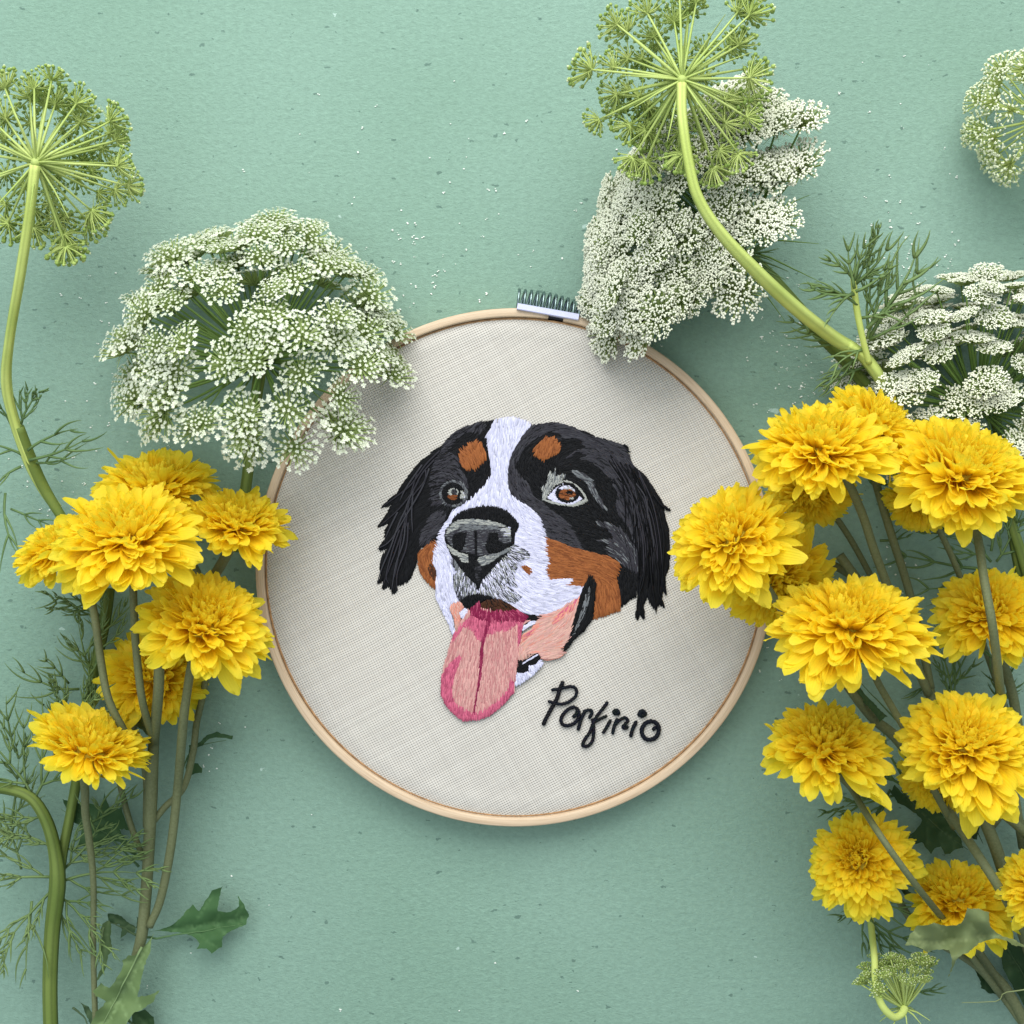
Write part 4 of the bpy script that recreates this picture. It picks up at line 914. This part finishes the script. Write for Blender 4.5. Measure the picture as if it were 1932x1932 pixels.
# --- left chrysanthemum spray
t = thing('chrysanthemum_spray', 'branching spray of six yellow chrysanthemums left of the hoop', 'flower spray', P(272, 1760, 0), G2)
h5 = head(t, 296, 928, .020, 128, 70, 92, seed=1)
h2 = head(t, 446, 992, .026, 112, 58, 75, seed=2)
h6 = head(t, 118, 1035, .024, 98, 58, 110, seed=3)
h4 = head(t, 288, 1275, .011, 112, 34, 80, seed=4)
h3 = head(t, 388, 1178, .034, 140, 46, 60, seed=5)
h1 = head(t, 243, 1018, .044, 152, 50, 88, seed=6, n=420)
stem(t, [(291, 1380, .022), (288, 1440, .017), (285, 1510, .014), (280, 1616, .012), (274, 1700, .011), (268, 1761, .011), (256, 1810, .010), (238, 1870, .009), (210, 1960, .008)], [10, 11, 12, 11, 11, 11, 10, 10, 10])
hstem(t, h1, [(250, 1060, .036), (252, 1140, .036), (256, 1215, .035), (268, 1320, .033), (289, 1395, .022)], 7.5)
hstem(t, h2, [(400, 1090, .020), (330, 1150, .028), (304, 1200, .033), (299, 1305, .033), (290, 1400, .021)], 10)
hstem(t, h3, [(372, 1215, .028), (360, 1260, .029), (351, 1319, .029), (346, 1358, .028), (335, 1487, .018), (322, 1600, .015), (303, 1696, .013), (282, 1748, .012)], [8.5, 8.5, 8.5, 9, 8.5, 8.5, 8, 7.5])
hstem(t, h5, [(380, 1100, .012), (388, 1270, .012), (371, 1364, .012), (364, 1422, .012), (346, 1487, .012), (312, 1522, .012), (288, 1552, .012)], 6.5)
hstem(t, h6, [(165, 1110, .014), (178, 1160, .026), (190, 1245, .029), (205, 1320, .032), (240, 1390, .026), (274, 1450, .012), (277, 1560, .010)], 7.5)
hstem(t, h4, [(250, 1380, .010), (226, 1450, .009), (226, 1477, .009), (245, 1551, .009), (271, 1622, .010)], 6)
z7 = lambda pts: [(x*.3222, 1309.7 + y*.3222) for x, y in pts]
leaf(t, z7([(870,1392),(1010,1350),(1080,1280),(1095,1262),(1130,1230),(1165,1270),(1200,1210),(1240,1150),(1305,1122),(1285,1200),(1275,1270),(1350,1275),(1400,1240),(1393,1178),(1430,1230),(1458,1290),(1440,1350),(1370,1380),(1305,1420),(1300,1482),(1240,1520),(1210,1490),(1150,1492),(1168,1460),(1130,1420),(1080,1402),(1000,1394)]), z7([(870,1390),(1050,1375),(1250,1345),(1440,1310)]), .006, seed=1, wave=.003)
leaf(t, z7([(900,1400),(880,1510),(835,1640),(820,1720),(805,1772),(880,1760),(935,1733),(900,1800),(830,1850),(780,1870),(740,1932),(700,2010),(600,2050),(540,2000),(530,1932),(560,1860),(620,1800),(560,1770),(540,1740),(592,1690),(640,1720),(690,1650),(722,1580),(715,1560),(755,1528),(790,1530),(850,1470)]), z7([(900,1400),(800,1600),(700,1790),(600,1990)]), .013, seed=2, c1=(0.12, 0.19, 0.07), c2=(0.20, 0.29, 0.13), wave=.003)
leaf(t, z7([(365,612),(470,640),(530,640),(590,655),(612,570),(640,660),(700,670),(712,640),(735,740),(765,800),(700,790),(740,850),(800,930),(840,985),(760,930),(700,865),(640,862),(580,900),(450,890),(480,780),(400,740)]), z7([(840,985),(720,850),(600,750),(400,650)]), .006, seed=3, c1=(0.035, 0.085, 0.030), c2=(0.08, 0.15, 0.065))
leaf(t, z7([(1090,510),(1085,430),(1105,300),(1160,285),(1210,240),(1270,218),(1365,242),(1360,265),(1280,255),(1225,262),(1190,300),(1130,330),(1120,395),(1160,405),(1185,435),(1182,462),(1130,470)]), z7([(1090,505),(1110,380),(1180,285),(1350,250)]), .007, seed=4, c1=(0.03, 0.075, 0.03), c2=(0.07, 0.13, 0.055))
leaf(t, z7([(620,-10),(690,60),(830,80),(862,130),(885,200),(905,258),(860,240),(760,160),(700,85),(650,55)]), z7([(900,250),(780,110),(650,30)]), .013, seed=5, c1=(0.07, 0.11, 0.04), c2=(0.15, 0.18, 0.08), wave=.003)
leaf(t, z7([(820,1390),(740,1330),(690,1290),(630,1285),(640,1340),(700,1345),(715,1380),(705,1430),(745,1395),(790,1395),(800,1340),(800,1300),(830,1330)]), z7([(820,1385),(740,1345),(650,1300)]), .004, seed=6, c1=(0.03, 0.07, 0.03), c2=(0.08, 0.13, 0.06))
leaf(t, z7([(640,1325),(600,1345),(588,1400),(598,1440),(585,1500),(604,1560),(595,1600),(565,1680),(610,1625),(632,1530),(655,1500),(645,1420),(652,1360)]), z7([(640,1330),(620,1480),(575,1660)]), .006, seed=7, c1=(0.06, 0.11, 0.04), c2=(0.12, 0.18, 0.08))
leaf(t, z7([(460,1790),(520,1830),(560,1890),(590,1990),(540,1990),(500,1870)]), z7([(465,1795),(530,1870),(570,1990)]), .006, seed=8, c1=(0.04, 0.08, 0.035), c2=(0.09, 0.14, 0.07))
leaf(t, z7([(770,1860),(850,1845),(900,1890),(912,1960),(890,2040),(800,2040),(765,1960)]), z7([(780,1870),(850,1930),(860,2030)]), .005, seed=9, c1=(0.035, 0.08, 0.03), c2=(0.08, 0.14, 0.06))
t = thing('chrysanthemum', 'single yellow chrysanthemum on its own thin upright stem at the far left', 'flower', P(178, 1900, 0), G2)
h7 = head(t, 168, 1422, .034, 128, 76, 68, seed=7, vis=60)
hstem(t, h7, [(160, 1490, .026), (161, 1535, .024), (168, 1584, .021), (176, 1664, .017), (176, 1793, .014), (179, 1906, .012), (181, 1970, .010)], [8, 7.5, 7, 6, 5.5, 5.5, 5.5])

# --- right-hand chrysanthemums
t = thing('chrysanthemum_spray', 'spray of three yellow chrysanthemums topping the right bunch, stems crossing bare board', 'flower spray', P(1755, 1320, 0), G2)
hb = head(t, 1650, 806, .034, 108, 50, 60, seed=12)
hd = head(t, 1528, 930, .018, 88, 45, -110, seed=13)
ha = head(t, 1548, 850, .046, 146, 52, 95, seed=11, n=410)
hstem(t, ha, [(1592, 900, .034), (1625, 965, .029), (1650, 1040, .026), (1680, 1120, .022), (1715, 1220, .016), (1752, 1310, .013)], 8.5)
hstem(t, hb, [(1655, 920, .016), (1685, 1020, .014), (1712, 1105, .013), (1738, 1210, .012), (1756, 1300, .012)], 8)
hstem(t, hd, [(1600, 1010, .009), (1660, 1120, .008), (1710, 1220, .008), (1750, 1300, .010)], 6)
stem(t, [(1752, 1300, .012), (1780, 1380, .012), (1815, 1460, .012), (1850, 1530, .013), (1875, 1590, .014), (1895, 1650, .013), (1930, 1760, .010), (1970, 1880, .008)], [10, 11, 11, 12, 12, 12, 11, 11])
t = thing('chrysanthemum_spray', 'spray of two yellow chrysanthemums leaning over the right rim of the hoop', 'flower spray', P(1700, 1400, 0), G2)
h9 = head(t, 1468, 1100, .020, 118, 30, -70, seed=15)
h8 = head(t, 1380, 1018, .044, 138, 46, 130, seed=14)
hstem(t, h8, [(1432, 1085, .034), (1468, 1140, .030), (1520, 1210, .024), (1568, 1255, .021), (1640, 1348, .018), (1700, 1402, .016), (1795, 1538, .024), (1850, 1620, .037), (1894, 1690, .038), (1970, 1820, .020)], [7.5, 8, 8, 8, 9, 11, 9, 9, 9, 9])
hstem(t, h9, [(1520, 1190, .012), (1580, 1270, .014), (1650, 1365, .015)], 6)
leaf(t, [(1572, 1258), (1583, 1252), (1596, 1262), (1618, 1290), (1648, 1325), (1675, 1352), (1660, 1362), (1628, 1325), (1600, 1290)], [(1672, 1356), (1625, 1308), (1580, 1258)], .020, seed=11, c1=(0.03, 0.07, 0.025), c2=(0.07, 0.12, 0.05))
t = thing('cut_stem', 'short cut-off chrysanthemum stem end poking out beside the hoop rim', 'stem', P(1620, 1100, 0))
stem(t, [(1584, 1048, .016), (1602, 1072, .016), (1630, 1110, .015), (1680, 1180, .013)], [9.5, 9, 8.5, 8])
stem(t, [(1530, 1062, .008), (1575, 1068, .009), (1620, 1095, .012)], [8, 8, 8], name='side_branch')
t = thing('chrysanthemum', 'wide yellow chrysanthemum in the middle of the right bunch, just right of the rim', 'flower', P(1740, 1430, 0), G2)
hc_ = head(t, 1600, 1185, .050, 164, 56, 92, seed=16, n=420, vis=70)
hstem(t, hc_, [(1636, 1250, .040), (1660, 1295, .038), (1692, 1350, .036), (1730, 1415, .037), (1746, 1450, .037), (1762, 1490, .034), (1800, 1560, .018)], 7)
t = thing('chrysanthemum', 'large yellow chrysanthemum at the top right edge with a straight grey green stem', 'flower', P(1880, 1300, 0), G2)
he = head(t, 1812, 895, .046, 160, 44, 80, seed=17, n=420, vis=70)
hstem(t, he, [(1838, 990, .044), (1858, 1100, .051), (1874, 1190, .052), (1886, 1290, .040), (1900, 1400, .016), (1930, 1600, .010)], 8.5)
t = thing('chrysanthemum_spray', 'spray of three shaded yellow chrysanthemums tucked under the right edge blooms', 'flower spray', P(1900, 1400, 0), G2)
hf = head(t, 1735, 945, .020, 82, 40, -120, seed=18)
hg = head(t, 1865, 1155, .026, 118, 38, 110, seed=19)
hk = head(t, 1762, 1465, .018, 84, 35, 200, seed=22)
hstem(t, hg, [(1905, 1290, .014), (1922, 1380, .012), (1945, 1520, .010), (1975, 1700, .009)], 9.5)
hstem(t, hf, [(1800, 1060, .010), (1850, 1200, .008), (1895, 1330, .009), (1925, 1420, .010)], 6)
hstem(t, hk, [(1800, 1490, .010), (1880, 1530, .009), (1948, 1560, .009)], 6)
t = thing('chrysanthemum', 'yellow chrysanthemum standing apart beside bare board, lower right of the hoop', 'flower', P(1740, 1690, 0), G2)
hh_ = head(t, 1556, 1412, .036, 130, 54, 88, seed=20, vis=60)
hstem(t, hh_, [(1600, 1480, .022), (1628, 1525, .033), (1660, 1575, .045), (1700, 1632, .046), (1740, 1685, .040), (1800, 1760, .020), (1890, 1880, .010)], 6.5)
t = thing('chrysanthemum', 'big round yellow chrysanthemum at the lower right edge above the large shaded leaf', 'flower', P(1900, 1600, 0), G2)
hi = head(t, 1822, 1408, .044, 142, 40, 88, seed=21, n=420, vis=70)
hstem(t, hi, [(1850, 1500, .020), (1880, 1525, .018), (1932, 1570, .016), (1985, 1640, .012)], 9)
t = thing('chrysanthemum', 'yellow chrysanthemum with a grey green stem crossing its face, lowest one by bare board', 'flower', P(1720, 1690, 0), G2)
hj = head(t, 1618, 1620, .026, 112, 32, 140, seed=23, vis=60)
hstem(t, hj, [(1660, 1655, .014), (1690, 1690, .010), (1740, 1760, .008), (1850, 1830, .007), (1950, 1960, .007)], 7)
t = thing('chrysanthemum', 'half hidden yellow chrysanthemum resting behind a pale downy leaf at the bottom right', 'flower', P(1830, 1790, 0), G2)
hl = head(t, 1806, 1698, .018, 108, 58, 100, seed=24, vis=60)
hstem(t, hl, [(1830, 1770, .012), (1870, 1830, .009), (1910, 1890, .008), (1950, 1960, .007)], 8)
leaf(t, [(x*.23149 + 1484.8, y*.23149 + 1484.8) for x, y in [(960,1290),(1000,1200),(1060,1130),(1200,1105),(1320,1130),(1420,1110),(1470,985),(1560,990),(1650,1020),(1655,1130),(1720,1195),(1850,1240),(1980,1300),(1980,1330),(1850,1290),(1720,1235),(1600,1260),(1480,1350),(1400,1385),(1345,1500),(1300,1600),(1275,1635),(1330,1500),(1345,1400),(1320,1330),(1200,1330),(1150,1350),(1050,1300)]],
     [(1985.0 - 40, 1786), (1885, 1765), (1800, 1775), (1712, 1780)], .047, seed=12, c1=(0.13, 0.17, 0.07), c2=(0.20, 0.24, 0.11), wave=.005)
t = thing('chrysanthemum', 'yellow chrysanthemum cut in half by the bottom right edge of the picture', 'flower', P(1950, 1800, 0), G2)
hm = head(t, 1965, 1672, .040, 92, 30, 110, seed=25, vis=60)
hstem(t, hm, [(1985, 1760, .020), (2000, 1880, .010)], 8)
q4 = lambda pts: [(x*.23149 + 1484.8, y*.23149 + 1484.8) for x, y in pts]
t = thing('leafy_branch', 'brown forked branch with dark toothed leaves under the lower right blooms', 'branch', P(1900, 1800, 0))
stem(t, q4([(1500, 60)]) and [(*q4([(x, y)])[0], h) for x, y, h in ((1480,-80,.010),(1560,150,.010),(1640,330,.010),(1700,520,.010),(1770,680,.009),(1880,950,.008),(1990,1250,.007))], [9, 9.5, 10, 10, 10, 10, 10])
stem(t, [(*q4([(x, y)])[0], h) for x, y, h in ((1850,-60,.012),(1790,130,.012),(1720,250,.011),(1650,340,.010))], [8, 8, 8, 8], name='branch')
stem(t, [(*q4([(x, y)])[0], h) for x, y, h in ((1470,1330,.008),(1600,1450,.008),(1750,1600,.008),(1850,1750,.008),(1990,2020,.008))], [9, 10, 10, 10, 11], name='branch')
leaf(t, q4([(880,-20),(950,60),(1100,120),(1230,150),(1330,300),(1420,420),(1440,500),(1370,510),(1330,545),(1285,550),(1255,485),(1205,500),(1175,548),(1135,500),(1100,450),(1020,480),(980,400),(1050,350),(1100,270),(1020,200),(900,130),(840,40)]), q4([(900,0),(1080,200),(1250,350),(1420,470)]), .006, seed=14, c1=(0.028, 0.065, 0.024), c2=(0.065, 0.11, 0.05))
leaf(t, q4([(1440,180),(1520,230),(1570,330),(1550,430),(1500,420),(1440,300),(1400,220)]), q4([(1430,190),(1540,420)]), .006, seed=15, c1=(0.02, 0.05, 0.02), c2=(0.05, 0.09, 0.04))
leaf(t, q4([(1720,1250),(1800,1240),(1932,1280),(2060,1400),(2100,1700),(2060,1950),(1980,1900),(1930,1780),(1850,1650),(1800,1560),(1760,1480),(1740,1380)]), q4([(1740,1260),(1880,1500),(2060,1900)]), .005, seed=16, c1=(0.022, 0.055, 0.02), c2=(0.05, 0.09, 0.04))
leaf(t, q4([(1505,1455),(1560,1490),(1620,1540),(1700,1600),(1790,1690),(1850,1790),(1790,1790),(1765,1770),(1770,1730),(1700,1690),(1640,1680),(1580,1640),(1570,1570)]), q4([(1510,1460),(1660,1610),(1840,1780)]), .005, seed=17, c1=(0.022, 0.055, 0.02), c2=(0.05, 0.09, 0.04))
leaf(t, q4([(640,480),(760,700),(900,740),(960,800),(1050,900),(1040,940),(960,880),(880,800),(820,760)]), q4([(760,690),(900,800),(1045,930)]), .005, seed=18, c1=(0.03, 0.065, 0.03), c2=(0.07, 0.11, 0.05))
t = thing('leafy_stalk', 'dark feathery green foliage lying under the right bunch of blooms', 'plant stalk', P(1860, 1000, 0))
stem(t, [(1905, 980, .008), (1925, 1040, .008), (1945, 1110, .008)], 9, 'olivestem', ridges=1, sides=12)
fronds(t, [(1870, 1075, .005, 175, 190, 1, 3.2, -.2), (1870, 1060, .006, 130, 130, 2, 2.8, .3), (1860, 1010, .006, 150, 110, 2, 2.8, .3), (1870, 1040, .006, 80, 120, 2, 2.8, .3), (1880, 1060, .006, 55, 120, 2, 2.6, .2), (1840, 1080, .004, 210, 110, 1, 2.6, -.3), (1850, 1090, .004, 260, 110, 1, 2.6, -.3),
           (1800, 1330, .005, 100, 120, 2, 2.6, .2), (1790, 1300, .005, 60, 110, 2, 2.6, .2), (1760, 1290, .005, 200, 60, 1, 2.4, .2), (1880, 1340, .005, 80, 100, 2, 2.6, .3), (1930, 1500, .005, 150, 90, 2, 2.6, .3), (1920, 1560, .006, 120, 110, 2, 2.6, .3),
           (1700, 1480, .005, 150, 110, 2, 2.6, .3), (1690, 1500, .005, 195, 100, 2, 2.6, -.3), (1680, 1490, .004, 240, 90, 1, 2.6, .3), (1700, 1460, .005, 120, 90, 1, 2.6, .3), (1640, 905, .006, 300, 40, 1, 2.6, 2), (1660, 1020, .006, 0, 60, 1, 2.6, .3), (1690, 1680, .006, 200, 80, 1, 2.4, .3), (1930, 780, .006, 170, 80, 2, 2.6, .4)], seed=31)

# --- fallen pollen and petals on the board
def crumbs():
    r = random.Random(77); mb = MB()
    cl = [(1180, 430, 45, 90), (1200, 360, 40, 60), (1130, 500, 30, 30), (1240, 300, 35, 40), (1160, 560, 30, 25), (1620, 790, 60, 40), (1470, 640, 60, 30), (1540, 720, 60, 30), (1560, 850, 90, 16), (780, 500, 90, 34), (330, 760, 60, 20), (160, 830, 90, 22), (200, 600, 60, 14), (1720, 560, 60, 40), (1800, 520, 60, 20), (1690, 480, 80, 24), (1680, 1060, 70, 22),
          (700, 300, 260, 16), (1700, 200, 200, 14), (1500, 1250, 60, 14), (380, 1430, 30, 8), (600, 1700, 500, 24), (1450, 860, 90, 12), (120, 950, 60, 10), (960, 420, 130, 24)]
    for cx, cy, s, n in cl:
        for k in range(n):
            x, y = r.gauss(cx, s*.6), r.gauss(cy, s*.8); z = r.uniform(.00010, .0003)
            d = math.hypot(x - HCX, y - HCY)
            if d < 500: continue
            for q in range(r.randint(1, 3)):
                vv, ff = ball(r.uniform(.00009, .00024), (0, 0, 0), r.uniform(.5, 1)); o = P(x + r.uniform(-2.5, 2.5), y + r.uniform(-2.5, 2.5), z)
                mb.add([o + Vector((p.x*1.5, p.y, p.z)) for p in vv], ff)
    o = link('pollen_crumbs', mb.mesh('pollen_crumbs', M['crumb'])); o['kind'] = 'stuff'; o['label'] = 'tiny white flower crumbs scattered on the green board'; o['category'] = 'crumbs'
crumbs()
